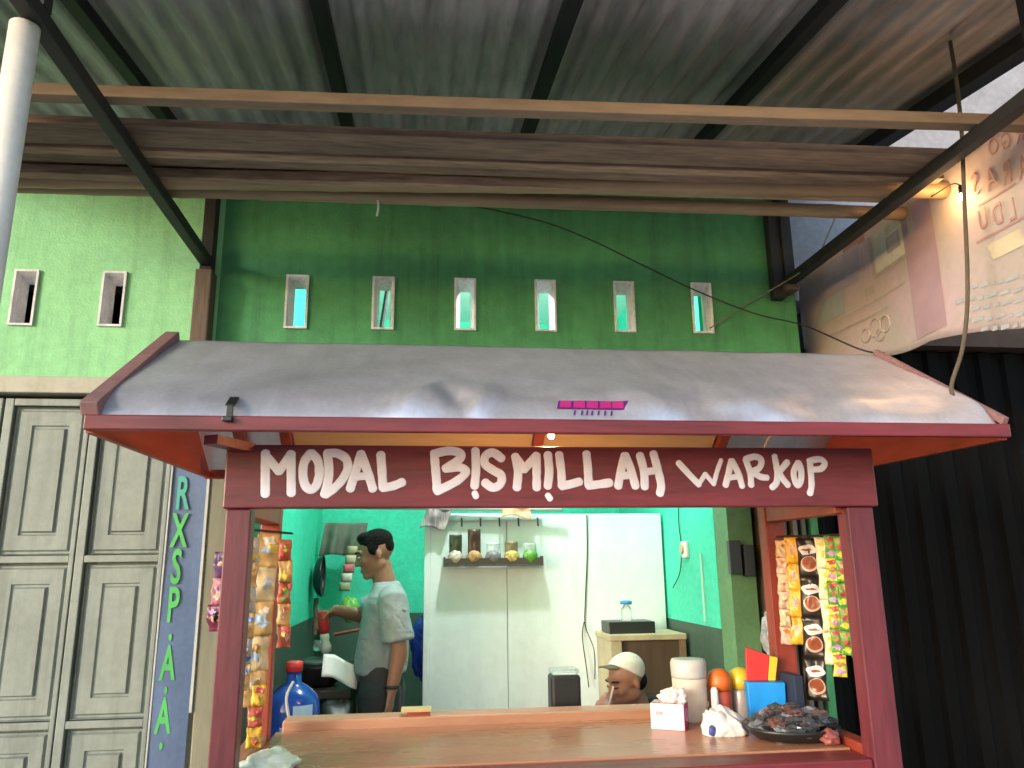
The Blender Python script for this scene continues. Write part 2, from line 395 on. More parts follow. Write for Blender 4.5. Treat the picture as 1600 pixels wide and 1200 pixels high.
# long battens, planks and bamboo stored across the tie beams
def batten(name, a, b, w_, h_, m, label, cat, sag=.0):
    g = G(); a, b = Vector(a), Vector(b); N = 14
    for i in range(N):
        t0, t1 = i/N, (i+1)/N
    pts = []
    for i in range(N+1):
        t = i/N; p = a.lerp(b, t); p.z += -sag*sin(pi*t)+.004*nz((t*3, a.y*7, 1)); p.y += .004*nz((t*3, a.y*9, 5)); pts.append(p)
    base = 0
    for i, p in enumerate(pts):
        wv = w_*(1+.025*nz((i*.7, a.y*3, 2))); hv = h_*(1+.03*nz((i*.6, a.y*5, 8)))
        g.v += [tuple(p+Vector((0, -wv/2, -hv/2))), tuple(p+Vector((0, wv/2, -hv/2))), tuple(p+Vector((0, wv/2, hv/2))), tuple(p+Vector((0, -wv/2, hv/2)))]
    for i in range(N):
        for k in range(4):
            k2 = (k+1) % 4; g.f.append((4*i+k, 4*i+4+k, 4*i+4+k2, 4*i+k2))
    g.f += [(0, 1, 2, 3), (4*N+3, 4*N+2, 4*N+1, 4*N)]
    return tag(g.build(name, m, bevel=.003), label, cat, 'timber stored across the canopy beams')
batten('wooden_batten', (-1.25, 2.115, 2.895), (1.98, 1.955, 2.885), .045, .038, wood_tan, 'single tan batten lying apart in front of the timber bundle under the canopy', 'batten', .002)
batten('wooden_plank', (-1.62, 2.31, 2.885), (1.80, 2.20, 2.885), .125, .028, wood_dark, 'widest dark plank at the front of the timber bundle', 'plank')
batten('wooden_batten', (-1.6, 2.405, 2.888), (1.83, 2.305, 2.888), .042, .040, wood_mid, 'brown batten directly behind the widest dark plank', 'batten')
batten('wooden_plank', (-1.66, 2.482, 2.900), (1.72, 2.382, 2.900), .070, .026, wood_dark, 'narrow dark plank in the middle of the timber bundle', 'plank')
batten('wooden_batten', (-1.55, 2.572, 2.884), (1.75, 2.462, 2.884), .042, .036, wood_mid, 'brown batten beside the round bamboo pole at the back', 'batten')
def bamboo(a, b, r, label):
    g = G(); a, b = Vector(a), Vector(b); L = (b-a).length; n = int(L/.30); pts = []; rs = []
    for i in range(n*6+1):
        t = i/(n*6); p = a.lerp(b, t); p.y += .003*nz((t*3, 2.2, a.y*5)); p.z += .002*nz((t*3, 9.2, a.y*5))
        pts.append(p); rs.append(r*(1.05 if i % 6 == 0 else .98)*(1-.12*t))
    g.tube(pts, rs, 14)
    return tag(g.build('bamboo_pole', bamboo_m, smooth=True), label, 'bamboo pole', 'timber stored across the canopy beams')
batten('wooden_plank', (-1.6, 2.50, 2.945), (1.6, 2.41, 2.945), .26, .022, wood_dark, 'wide dark plank lying on top of the timber bundle', 'plank')
bamboo((-1.6, 2.655, 2.898), (1.93, 2.405, 2.890), .037, 'round bamboo pole at the back of the bundle, its end near the lit bulb')
bamboo((-1.5, 2.715, 2.905), (1.90, 2.625, 2.90), .03, 'thin bamboo pole hindmost in the timber bundle against the green wall')
tag(G().tube(spline([(-.17, 2.63, 2.862), (-.168, 2.63, 2.83), (-.172, 2.63, 2.80)]), .004, 6).build('string', cord_white), 'short white string dangling under the timber bundle', 'string')

# ------------------------------------------------------------------ food cart
cart = thing('food_cart', 'maroon wooden coffee cart with hand painted sign and zinc gable roof', 'food cart', (.43, 2.65, 0))
G().box(-.55, -.48, 2.30, 2.365, 0, 1.716).build('post', maroon_v, cart, bevel=.004)
G().box(1.335, 1.422, 2.30, 2.365, 0, 1.716).build('post', maroon_v, cart, bevel=.004)
G().box(-.555, -.49, 2.83, 2.89, 0, 1.96).build('post', redpost, cart, bevel=.004)
G().box(1.305, 1.385, 2.83, 2.89, 0, 1.96).build('post', redpost, cart, bevel=.004)
board = G().box(-.56, 1.44, 2.295, 2.33, 1.718, 1.903).build('sign_board', maroon, cart, bevel=.005)
LET = [('M',[[(-0.449,1.878),(-0.442,1.759)],[(-0.448,1.87),(-0.407,1.825)],[(-0.407,1.825),(-0.376,1.876)],[(-0.376,1.876),(-0.369,1.761)]]),('O',[[(-0.32,1.878),(-0.337,1.852),(-0.339,1.814),(-0.33,1.783),(-0.314,1.772),(-0.299,1.785),(-0.292,1.82),(-0.299,1.857),(-0.318,1.878)]]),('D',[[(-0.272,1.879),(-0.265,1.825),(-0.268,1.788),(-0.275,1.758)],[(-0.273,1.878),(-0.244,1.878),(-0.217,1.861),(-0.212,1.831),(-0.228,1.798),(-0.25,1.774),(-0.271,1.758)]]),('A',[[(-0.175,1.877),(-0.187,1.831),(-0.202,1.774)],[(-0.175,1.877),(-0.154,1.825),(-0.137,1.774)],[(-0.186,1.809),(-0.157,1.812)]]),('L',[[(-0.117,1.875),(-0.112,1.826),(-0.108,1.777)],[(-0.108,1.777),(-0.079,1.782),(-0.052,1.793)]]),('B',[[(0.041,1.878),(0.046,1.826),(0.051,1.77)],[(0.039,1.878),(0.085,1.887),(0.118,1.88),(0.116,1.862),(0.075,1.834)],[(0.075,1.834),(0.118,1.837),(0.135,1.823),(0.108,1.796),(0.051,1.767)]]),('I',[[(0.164,1.888),(0.166,1.832),(0.162,1.782)],[(0.162,1.761),(0.166,1.751)]]),('S',[[(0.243,1.865),(0.218,1.882),(0.195,1.873),(0.193,1.848),(0.218,1.829),(0.242,1.813),(0.239,1.788),(0.217,1.777),(0.193,1.792)]]),('M',[[(0.285,1.871),(0.293,1.826),(0.289,1.777)],[(0.286,1.868),(0.312,1.832)],[(0.312,1.832),(0.35,1.874)],[(0.35,1.874),(0.349,1.777)]]),('I',[[(0.385,1.877),(0.388,1.827),(0.383,1.782)],[(0.382,1.754),(0.389,1.744)]]),('L',[[(0.42,1.877),(0.425,1.827),(0.426,1.783)],[(0.426,1.782),(0.455,1.788),(0.48,1.795)]]),('L',[[(0.505,1.88),(0.508,1.833),(0.508,1.785)],[(0.508,1.783),(0.54,1.787),(0.574,1.792)]]),('A',[[(0.624,1.875),(0.61,1.827),(0.6,1.782)],[(0.627,1.875),(0.642,1.833),(0.654,1.782)],[(0.613,1.813),(0.644,1.816)]]),('H',[[(0.673,1.876),(0.683,1.827),(0.683,1.78)],[(0.716,1.881),(0.727,1.833),(0.735,1.785),(0.73,1.76)],[(0.685,1.825),(0.723,1.83)]]),('W',[[(0.795,1.853),(0.825,1.819),(0.855,1.787)],[(0.855,1.787),(0.878,1.819)],[(0.878,1.819),(0.903,1.788)],[(0.903,1.788),(0.917,1.828),(0.932,1.862)]]),('A',[[(0.965,1.86),(0.952,1.817),(0.941,1.785)],[(0.968,1.86),(0.985,1.822),(0.994,1.782)],[(0.954,1.808),(0.979,1.811)]]),('R',[[(1.013,1.863),(1.024,1.822),(1.024,1.785)],[(1.013,1.866),(1.044,1.874),(1.064,1.863),(1.053,1.837),(1.022,1.825)],[(1.031,1.825),(1.056,1.811),(1.077,1.808)]]),('K',[[(1.109,1.875),(1.113,1.828),(1.108,1.794),(1.092,1.778)],[(1.149,1.857),(1.118,1.825)],[(1.118,1.825),(1.131,1.802),(1.144,1.785)]]),('O',[[(1.185,1.855),(1.168,1.828),(1.169,1.797),(1.178,1.785),(1.19,1.805),(1.192,1.837),(1.186,1.855)]]),('P',[[(1.224,1.861),(1.224,1.817),(1.222,1.782),(1.214,1.759)],[(1.222,1.861),(1.257,1.867),(1.274,1.855),(1.26,1.837),(1.232,1.834)]])]
def brush(g, pts2, r, y, th=.0008):
    pts = spline([(x, y, z) for x, z in pts2], 7) if len(pts2) > 2 else spline([(pts2[0][0], y, pts2[0][1]), ((pts2[0][0]+pts2[1][0])/2, y, (pts2[0][1]+pts2[1][1])/2), (pts2[1][0], y, pts2[1][1])], 7)
    d0 = (pts[0]-pts[1]).normalized(); d1 = (pts[-1]-pts[-2]).normalized()
    P, Rr = [], []
    for q in (1.0, .9, .65, .35): P.append(pts[0]+d0*r*q*.85); Rr.append(r*math.sqrt(max(.004, 1-q*q)))
    for i, p in enumerate(pts): P.append(p); Rr.append(r*(1+.09*nz((p.x*60, p.z*60, 3))))
    for q in (.35, .65, .9, 1.0): P.append(pts[-1]+d1*r*q*.85); Rr.append(r*math.sqrt(max(.004, 1-q*q)))
    g.tube(P, Rr, 12, sx=th/r, flat=(0, 1, 0))
for li, (ch, strokes) in enumerate(LET):
    g = G(); r = .0132 if li < 14 else .0104
    for si, st in enumerate(strokes):
        rr = r*.72 if (ch == 'I' and si == 1) or (ch == 'W' and si > 0) else r*(.9 if (ch in 'AH' and si == 2) else 1)
        brush(g, st, rr, 2.2945-.0002*si)
    g.build('letter', letter_white, board, smooth=True)
# counter
G().box(-.49, 1.335, 2.43, 2.99, .955, .99).build('counter_top', counter_wood, cart, bevel=.003)
G().box(-.478, 1.333, 2.305, 2.429, .93, .985).build('front_rail', maroon, cart, bevel=.006)
G().box(-.47, 1.30, 2.99, 3.10, .955, 1.024).build('back_rim', rim_wood, cart, bevel=.006)
G().box(-.548, -.492, 2.366, 2.829, .95, 1.012).build('side_rim', rim_wood, cart, bevel=.006)
G().box(1.34, 1.40, 2.366, 2.829, .95, 1.012).build('side_rim', redpost, cart, bevel=.006)
G().box(-.478, 1.333, 2.32, 2.34, .25, .93).build('front_panel', maroon, cart)
G().box(-.548, -.53, 2.366, 2.829, .25, .95).build('side_panel', maroon, cart)
G().box(1.37, 1.39, 2.366, 2.829, .25, .95).build('side_panel', maroon, cart)
G().box(-.47, 1.30, 3.10, 3.29, .90, .925).build('inner_shelf', rim_wood, cart, bevel=.004)
G().box(-.47, -.42, 3.10, 3.28, 0, .90).build('shelf_leg', redpost, cart); G().box(1.25, 1.30, 3.10, 3.28, 0, .90).build('shelf_leg', redpost, cart)
# top rails
G().box(-.555, -.49, 2.331, 2.829, 1.70, 1.76).build('side_rail', redpost, cart, bevel=.004)
G().box(1.31, 1.38, 2.331, 2.829, 1.70, 1.76).build('side_rail', redpost, cart, bevel=.004)
# roof
XL, XR, YF, YR, YB, ZE, ZR = -.815, 1.655, 2.0, 2.55, 3.08, 1.925, 2.285
def roof_z(x, y):
    t = (y-YF)/(YR-YF)
    z = ZE+(ZR-ZE)*t
    return z
def rprof(q):                           # bent over the fascia at the eave, straight above
    return ZE+.002+.55*(.57*q+.0867*(1-(1-q)**15))
def crease(x, cx, w_): return max(0, 1-abs(x-cx)/w_)
def rooff(u, v):
    x = XL+.012+(XR-XL-.024)*u
    q = v**1.7; y = YF-.004+(YR-YF+.004)*q; z = rprof(q)
    low = max(0, 1-abs(v-.30)/.34); low = low*low*(3-2*low)
    c = 0
    for cx, w_, a, k in ((.00, .10, .018, .5), (.085, .05, -.012, -.3), (.17, .07, .016, .2), (.30, .09, -.006, .4), (.64, .12, .012, -.4), (.80, .06, -.010, .3), (.93, .14, .014, -.5), (1.14, .10, -.008, .4), (1.27, .12, .007, -.3), (1.46, .08, -.003, .2)):
        c += 1.35*a*crease(x+.012*nz((x*8, v*6, 2)), cx+k*(v-.3)*.5, w_)
    c += .006*nz((x*7, v*7, 4))*(.35 if x < -.3 else 1)
    y -= low*c*.9; z += low*c*.35+.003*nz((x*3, y*5, 1))*min(1, v*3)
    return (x, y, z)
roof = G().grid(rooff, 240, 44).build('roof_sheet', zincs, cart, smooth=True, solid=.0015)
# printed brand mark on the sheet near the eave
def on_roof(x, q, up=.0):
    v = q**(1/1.7); p = Vector(rooff((x-XL-.012)/(XR-XL-.024), v)); return p+Vector((0, -.0022-up, .0016+up*.6))
def strip(poly, name, m, up=0):
    g = G(); P = []
    N = 18
    for i in range(N+1):
        t = i/N
        (xa, qa), (xb, qb), (xc, qc), (xd, qd) = poly
        P.append(on_roof(xa+(xb-xa)*t, qa+(qb-qa)*t, up)); P.append(on_roof(xd+(xc-xd)*t, qd+(qc-qd)*t, up))
    g.add(P, [(2*i, 2*i+2, 2*i+3, 2*i+1) for i in range(N)]); return g.build(name, m, roof)
purple = plain('purple_print', (.10, .015, .16)); 
strip([(.366, .040), (.552, .040), (.572, .088), (.376, .088)], 'brand_print', purple)
for a in (.374, .412, .449, .486, .520):
    strip([(a, .045), (a+.032, .045), (a+.037, .083), (a+.006, .083)], 'brand_print', magenta, .0008)
for a in (.408, .428, .442, .456, .474, .492, .51):
    strip([(a, .015), (a+.005, .015), (a+.010, .034), (a+.005, .034)], 'brand_print', purple, .0004)
# back slope: zinc outside, plywood lining inside
G().grid(lambda u, v: (XL+(XR-XL)*u, YR+(YB-YR)*v, ZR+(ZE-ZR)*v), 20, 6).build('roof_sheet', zincs, cart, solid=.0015)
for x0, x1 in ((-.47, .425), (.475, 1.16)):
    G().prism([(x0, 2.62, 2.218), (x0, 3.03, 1.942), (x0, 3.036, 1.95), (x0, 2.626, 2.226)], (x1-x0, 0, 0)).build('ceiling_board', ply, cart)
for x in (-.495, .45, 1.185, -.66):
    G().bar((x, 2.58, 2.225), (x, 3.05, 1.913), .038, .03).build('roof_strut', redpost, cart, bevel=.003)
    G().bar((x, 2.52, 2.235), (x, 2.06, 1.925), .038, .03).build('roof_strut', redpost, cart, bevel=.003)
G().box(XL+.03, XR-.03, YR-.025, YR+.025, ZR-.07, ZR-.015).build('ridge_beam', redpost, cart)
G().box(XL-.012, XR+.012, YF-.026, YF-.006, ZE-.037, ZE+.002).build('fascia', maroon, cart, bevel=.004)
G().box(XL-.012, XR+.012, YB+.004, YB+.022, ZE-.035, ZE+.02).build('fascia', redpost, cart, bevel=.004)
for s, x in ((-1, XL), (1, XR)):
    xa, xb = (x-.012, x+.006) if s < 0 else (x-.006, x+.012)
    G().prism([(xa, YF-.005, ZE-.042), (xa, YB+.003, ZE-.030), (xa, YB+.003, ZE-.01), (xa, YR, ZR-.012), (xa, YF-.005, ZE-.01)], (xb-xa, 0, 0)).build('gable_board', redboard, cart)
    rg = G()
    rg.bar((x+(-.004 if s < 0 else .004), YF-.02, ZE+(.016 if s < 0 else .010)), (x+(-.004 if s < 0 else .004), YR, ZR+.014), .044 if s < 0 else .020, .038 if s < 0 else .022)
    rg.build('rake_board', mat('weathered_maroon_board', (.22, .115, .115), .6, var=.25, fine=.1), cart, bevel=.003)
G().bar((-.57, 2.16, 1.895), (-.50, 2.31, 1.893), .045, .026).build('bracket', maroon, cart)
# clip over the eave
cl = G(); cl.box(-.489, -.471, 1.968, 1.973, 1.92, 1.953); cl.bar((-.48, 1.972, 1.953), (-.484, 2.03, 1.985), .024, .006); cl.box(-.494, -.47, 1.955, 1.971, 1.910, 1.922)
tag(cl.build('metal_clip', black_plastic, bevel=.002), 'small black clip gripping the front eave of the cart roof', 'clip')
# cart lamp
bulb_m = mat('warm_bulb_glass', (1, .72, .38), .3, emit=14)
lampo = thing('light_bulb', 'small lit bulb hanging under the cart roof above the sign', 'light bulb', (.405, 2.36, 1.94))
G().ell((.405, 2.345, 1.946), (.011, .011, .014), n=14, m=10).build('bulb', bulb_m, lampo, smooth=True)
G().lathe([(.008, 1.958), (.009, 1.978), (.004, 1.985)], (.405, 2.345, 0), 12).build('socket', black_plastic, lampo)
G().tube(spline([(.405, 2.36, 1.985), (.41, 2.40, 2.05), (.43, 2.50, 2.21)]), .003, 6).build('wire', wire_m, lampo)
def point(name, loc, watts, col, r, parent):
    l = bpy.data.lights.new(name, 'POINT'); l.energy = watts; l.color = col; l.shadow_soft_size = r
    o = bpy.data.objects.new(name, l); COL.objects.link(o); o.location = loc; attach(o, parent); return o
point('bulb_light', (.405, 2.375, 1.955), 4.5, (1, .55, .22), .02, lampo)
# wire loop at the right under the roof
tag(G().tube(spline([(1.07, 2.28, 1.90), (1.09, 2.27, 1.935), (1.14, 2.26, 1.95)]), .0025, 6).build('wire', plain('yellow_wire', (.6, .4, .12))), 'short looped wire above the sign near the right end of the cart', 'wire')

# ------------------------------------------------------------------ banners
bn = thing('vertical_banner', 'narrow blue banner with green stacked letters beside the folding door', 'banner', (-.93, 3.27, .1))
blue_b = mat('blue_banner_vinyl', (.075, .125, .24), .5, var=.15, scale=6, fine=.08)
G().grid(lambda u, v: (-.996+.134*u, 3.262+.004*sin(v*9+u*2), .10+2.06*v), 4, 40).build('sheet', blue_b, bn, solid=.002)
edge_m = plain('pale_banner_edge', (.42, .46, .45))
G().box(-1.004, -.998, 3.255, 3.268, .1, 2.16).build('edge_strip', edge_m, bn); G().box(-.860, -.850, 3.252, 3.268, 1.02, 2.16).build('edge_strip', edge_m, bn)
def text_mesh(ch, size, M, name, m, parent, sx=1.0, flip=False, ext=.001, off=0):
    cu = bpy.data.curves.new(name, 'FONT'); cu.body = ch; cu.align_x = 'CENTER'; cu.align_y = 'CENTER'; cu.size = size; cu.extrude = ext; cu.offset = off; cu.resolution_u = 3
    o = bpy.data.objects.new(name, cu); COL.objects.link(o)
    dg = bpy.context.evaluated_depsgraph_get(); me = bpy.data.meshes.new_from_object(o.evaluated_get(dg)); bpy.data.objects.remove(o)
    me.transform(Matrix.Diagonal((-sx if flip else sx, 1, 1, 1))); me.transform(M)
    if flip: me.flip_normals()
    me.materials.clear(); me.materials.append(m); me.name = name
    q = bpy.data.objects.new(name, me); COL.objects.link(q); attach(q, parent); return q
MXZ = lambda x, y, z: Matrix.Translation((x, y, z)) @ Matrix.Rotation(radians(90), 4, 'X')
gl = mat('green_letter_print', (.06, .40, .09), .5, var=.2, scale=8); tl_ = mat('teal_letter_print', (.05, .36, .28), .5, var=.1)
for ch, z, sz, mm in (('R', 1.845, .185, tl_), ('X', 1.696, .185, gl), ('S', 1.555, .185, gl), ('P', 1.410, .185, gl), ('.', 1.335, .16, gl), ('A', 1.195, .175, gl), ('.', 1.142, .16, gl), ('A', 1.005, .175, gl), ('.', .945, .16, gl)):
    text_mesh(ch, sz, MXZ(-.952, 3.2565, z), 'letter', mm, bn, sx=.46, off=.004)

hb = thing('advertising_banner', 'large faded vinyl banner seen from behind hanging under the right canopy beam', 'banner', (1.93, 2.5, 2.3))
cream_b = mat('cream_banner_vinyl', (.58, .50, .47), .5, var=.10, scale=3.5, col2=(.62, .46, .50), lo=.4, hi=.65, fine=.05, transl=.3)
XB = 1.93
def bx(y, z): return XB+.012*sin(y*7)+.01*nz((y*2, z*2, 3))
def ban(u, v):
    y = 1.2+2.34*u; zb = 2.34+.10*min(1, (y-2.2)/1.2 if y > 2.2 else 0)+.03*nz((y*2, 0, 4)) - (.10 if y < 2.6 else 0)*min(1, (2.6-y)/.6)
    zt = 2.985; z = zb+(zt-zb)*v; return (bx(y, z), y, z)
G().grid(ban, 60, 16).build('sheet', cream_b, hb, smooth=True, solid=.0012)
MB = lambda y, z: Matrix.Translation((bx(y, z)-.006, y, z)) @ Matrix.Rotation(radians(-90), 4, 'Z') @ Matrix.Rotation(radians(90), 4, 'X')
red_ink = plain('faded_red_ink', (.36, .20, .19)); blue_ink = plain('faded_blue_ink', (.33, .35, .37)); pink_ink = mat('faded_pink_ink', (.46, .31, .36), .5, var=.12, scale=5, transl=.25); yel_ink = plain('faded_yellow_ink', (.52, .45, .32)); lil_ink = plain('faded_lilac_ink', (.40, .34, .42)); brn_ink = plain('faded_brown_ink', (.42, .34, .30))
for i, ch in enumerate('ARAS'): text_mesh(ch, .115, MB(2.262-.068*(3-i), 2.834-.014*(3-i)), 'letter', red_ink, hb, sx=.66, flip=True, ext=.0006)
for i, ch in enumerate('ALDU'): text_mesh(ch, .110, MB(2.255-.062*(3-i), 2.700-.012*(3-i)), 'letter', red_ink, hb, sx=.62, flip=True, ext=.0006)
for i, ch in enumerate('RGO'): text_mesh(ch, .085, MB(2.16-.055*(2-i), 2.925-.010*(2-i)), 'letter', red_ink, hb, sx=.72, flip=True, ext=.0006)
def patch(y0, y1, z0, z1, m, off, sk=0, sk2=None):
    sk2 = sk if sk2 is None else sk2
    g = G().grid(lambda u, v: (bx(y0+(y1-y0)*u, z0+(z1-z0)*v)-off, y0+(y1-y0)*u+(sk+(sk2-sk)*u)*v, z0+(z1-z0)*v), 10, 8)
    return g.build('print_patch', m, hb, smooth=True)
patch(2.489, 2.680, 2.39, 2.93, pink_ink, .0040, .0)
patch(2.655, 2.90, 2.755, 2.93, plain('faded_ivory_ink', (.58, .54, .47)), .0040, -.01)
patch(2.66, 2.92, 2.735, 2.752, brn_ink, .0052); patch(2.905, 2.93, 2.753, 2.93, brn_ink, .0052)
patch(2.70, 2.80, 2.80, 2.87, brn_ink, .0056); patch(2.715, 2.785, 2.812, 2.858, cream_b, .0066)
patch(2.68, 2.80, 2.885, 2.925, yel_ink, .0052); patch(2.60, 2.64, 2.80, 2.94, brn_ink, .0046)
patch(3.03, 3.36, 2.78, 2.94, lil_ink, .0040, -.03, -.12); patch(3.15, 3.42, 2.66, 2.77, blue_ink, .0040, 0, -.1); patch(2.95, 3.12, 2.93, 2.965, red_ink, .0046)
patch(2.72, 3.25, 2.640, 2.650, brn_ink, .0046, -.02); patch(2.86, 3.3, 2.585, 2.594, brn_ink, .0046, -.02); patch(2.93, 3.0, 2.68, 2.715, brn_ink, .0046)
for yy, zz, rr in ((2.96, 2.53, .04), (2.89, 2.525, .034), (3.03, 2.515, .03), (2.93, 2.49, .026)):
    g = G().tube([Vector((bx(yy, zz)-.0045, yy+rr*cos(a), zz+rr*sin(a))) for a in [i*pi/12 for i in range(25)]], .005, 6); g.build('print_ring', brn_ink, hb, smooth=True)
patch(2.10, 2.24, 2.545, 2.605, yel_ink, .0040, .02); patch(2.08, 2.30, 2.63, 2.638, red_ink, .0040); patch(2.10, 2.27, 2.755, 2.762, red_ink, .0040)
rnd = random.Random(3)
for zz, y0 in ((2.495, 2.38), (2.45, 2.43), (2.415, 2.36), (2.372, 2.41), (2.335, 2.33)):
    y = y0
    while y > 1.95:
        l = rnd.uniform(.012, .05); q = zz-.22*(2.4-y)*.9; patch(y-l, y, q-.007+rnd.uniform(-.002, .002), q+.007, blue_ink, .0042); y -= l+.012
# bulb by the banner
bl2 = thing('light_bulb', 'tiny lit bulb glowing against the faded banner at the bamboo end', 'light bulb', (1.885, 2.27, 2.82))
G().ell((1.878, 2.275, 2.795), (.010, .010, .013), n=14, m=10).build('bulb', bulb_m, bl2, smooth=True)
G().lathe([(.008, 2.807), (.009, 2.83), (.004, 2.84)], (1.878, 2.275, 0), 12).build('socket', black_plastic, bl2)
G().tube(spline([(1.878, 2.275, 2.84), (1.875, 2.31, 2.86), (1.86, 2.40, 2.858)]), .0028, 6).build('wire', wire_m, bl2)
point('bulb_light', (1.872, 2.33, 2.825), .8, (1, .58, .24), .06, bl2)

# ------------------------------------------------------------------ ropes and wires
tag(G().tube(spline([(1.80, 2.12, 3.30), (1.799, 2.12, 3.135), (1.787, 2.12, 2.94), (1.761, 2.12, 2.727), (1.72, 2.12, 2.392), (1.674, 2.12, 2.20), (1.62, 2.13, 2.06), (1.575, 2.02, 1.955)]), .0065, 8).build('rope', rope_m, smooth=True), 'brown rope hanging from the canopy to the right end of the cart roof', 'rope')
tag(G().tube(spline([(.20, 3.24, 3.16), (.338, 3.2, 3.119), (.573, 3.2, 3.066), (.779, 3.2, 2.986), (.984, 3.2, 2.887), (1.248, 3.2, 2.762), (1.515, 3.2, 2.662), (1.70, 3.12, 2.585), (1.72, 2.75, 2.37), (1.70, 2.56, 2.30)]), .0035, 6).build('electric_wire', wire_m, smooth=True), 'thin dark wire sagging across the green wall to the cart ridge', 'wire')
tag(G().tube(spline([(1.839, 3.0, 3.058), (1.781, 3.0, 2.947), (1.74, 3.02, 2.862), (1.70, 3.1, 2.83), (1.593, 3.28, 2.78), (1.45, 3.272, 2.69), (1.329, 3.29, 2.615)]), .0035, 6).build('string', plain('grey_string', (.16, .17, .13))), 'thin string tied to the right beam and fed into the last vent slit', 'string')
tag(G().tube(spline([(-.505, 2.44, 1.36), (-.52, 2.40, 1.25), (-.50, 2.39, 1.12), (-.51, 2.385, 1.013)]), .005, 8).build('cord', cord_white, smooth=True), 'white cord hanging by the sachets at the left cart post', 'cord')
tag(crumple((1.80, 1.70, 2.93), (.03, .05, .09), .3, seed=4).build('green_cloth', plain('green_cloth', (.06, .20, .03), .8), smooth=True), 'scrap of green cloth on the right canopy beam at the photo edge', 'cloth')

# ------------------------------------------------------------------ inside the room
lp = thing('ceiling_lamp', 'white lamp hanging from the room ceiling behind the vent slits', 'lamp', (.37, 3.75, 3.3))
G().ell((.37, 3.75, 3.16), (.04, .04, .05), n=18, m=12).build('bulb', mat('white_bulb_glass', (1, 1, 1), .3, emit=25), lp, smooth=True)
G().lathe([(.022, 3.20), (.024, 3.25), (.008, 3.26)], (.37, 3.75, 0), 16).build('socket', white_pl, lp)
G().tube([(.37, 3.75, 3.26), (.37, 3.75, 3.3)], .004, 8).build('wire', wire_m, lp)
point('bulb_light', (.37, 3.75, 3.10), 38, (.93, .98, 1), .05, lp)
tag(G().tube([(-.22, 3.75, 2.6), (-.14, 3.8, 3.3)], .012, 8).build('rod', steel_dark), 'dark slanting rod seen through the second lit vent slit', 'rod')

pt = thing('partition', 'white painted plywood partition behind the counter', 'partition', (.7, 4.4, .05))
G().box(.062, .49, 4.40, 4.44, .05, 1.84).build('panel', partition_m, pt, bevel=.003)
G().box(.493, 1.395, 4.398, 4.44, .05, 1.835).build('panel', partition_m, pt, bevel=.003)
G().box(.03, .062, 4.39, 4.45, .05, 1.78).build('edge_batten', partition_m, pt, bevel=.003)
tag(G().tube([(-.3, 4.36, 1.872), (.80, 4.34, 1.855)], .011, 10).build('curtain_rod', white_pl, smooth=True), 'pale rod lying along the top of the white partition', 'rod')
def cloth(name, x0, x1, y, zt, zb, m, label, amp=.02, fr=30, skew=0):
    def fn(u, v):
        x = x0+(x1-x0)*u+skew*v
        return (x, y-.012*v+amp*sin(x*fr*2+v*2)*(.3+.7*v)+.01*nz((x*12, v*3, 2)), zt+(zb-zt)*v+.012*sin(u*5)*v)
    return tag(G().grid(fn, 36, 14).build(name, m, smooth=True, solid=.003), label, 'cloth')
plaid = mat('pink_plaid_cloth', (.26, .17, .18), .9, var=.5, scale=16, stretch=(3, 1, .4), col2=(.55, .45, .44))
cloth('cloth', .05, .19, 4.345, 1.885, 1.755, plaid, 'pinkish striped cloth hung over the partition top at its left corner', .018, 26, -.05)
cloth('cloth', .46, .62, 4.33, 1.885, 1.815, mat('peach_cloth', (.75, .42, .26), .9, var=.2), 'peach cloth bunched over the rod above the spice packets', .014, 22)
cloth('cloth', -.60, -.33, 5.1, 1.83, 1.62, mat('grey_brown_cloth', (.15, .145, .115), .95, var=.35, scale=10, stretch=(1, 1, .3)), 'grey brown cloth hanging on the turquoise wall left of the standing man', .035, 26, -.03)
# spice rack
rk = thing('spice_rack', 'wall rack with dark hooks and a tray of packets on the partition', 'rack', (.41, 4.34, 1.55))
G().box(.135, .685, 4.31, 4.395, 1.548, 1.555).build('tray', mat('dark_rack_wood', (.06, .045, .03), .6), rk)
G().box(.135, .685, 4.31, 4.318, 1.5555, 1.592).build('tray_lip', mat('dark_rack_wood', (.06, .045, .03), .6), rk)
G().box(.135, .143, 4.3185, 4.395, 1.5555, 1.60).build('tray_end', black_plastic, rk); G().box(.677, .685, 4.3185, 4.395, 1.5555, 1.60).build('tray_end', black_plastic, rk)
G().box(.14, .69, 4.380, 4.397, 1.80, 1.83).build('hook_rail', partition_m, rk)
for x in (.235, .340, .447, .555, .665):
    G().tube(spline([(x, 4.379, 1.81), (x, 4.36, 1.805), (x, 4.355, 1.772), (x, 4.345, 1.768)]), .005, 6).build('hook', steel_dark, rk)
spice = [('dark packet with white rice grains in its lower half, leftmost in the rack', (.03, .045, .02), (.50, .44, .34), .165),
         ('tall dark brown packet with nuts, second from the left in the rack', (.06, .03, .02), (.42, .24, .09), .195),
         ('clear packet of grey seeds in the middle of the rack', (.55, .60, .60), (.20, .18, .20), .12),
         ('tan packet with yellow peels, second from the right in the rack', (.20, .15, .08), (.48, .36, .10), .125),
         ('packet of bright green leaves, rightmost in the rack', (.40, .48, .42), (.10, .32, .03), .115)]
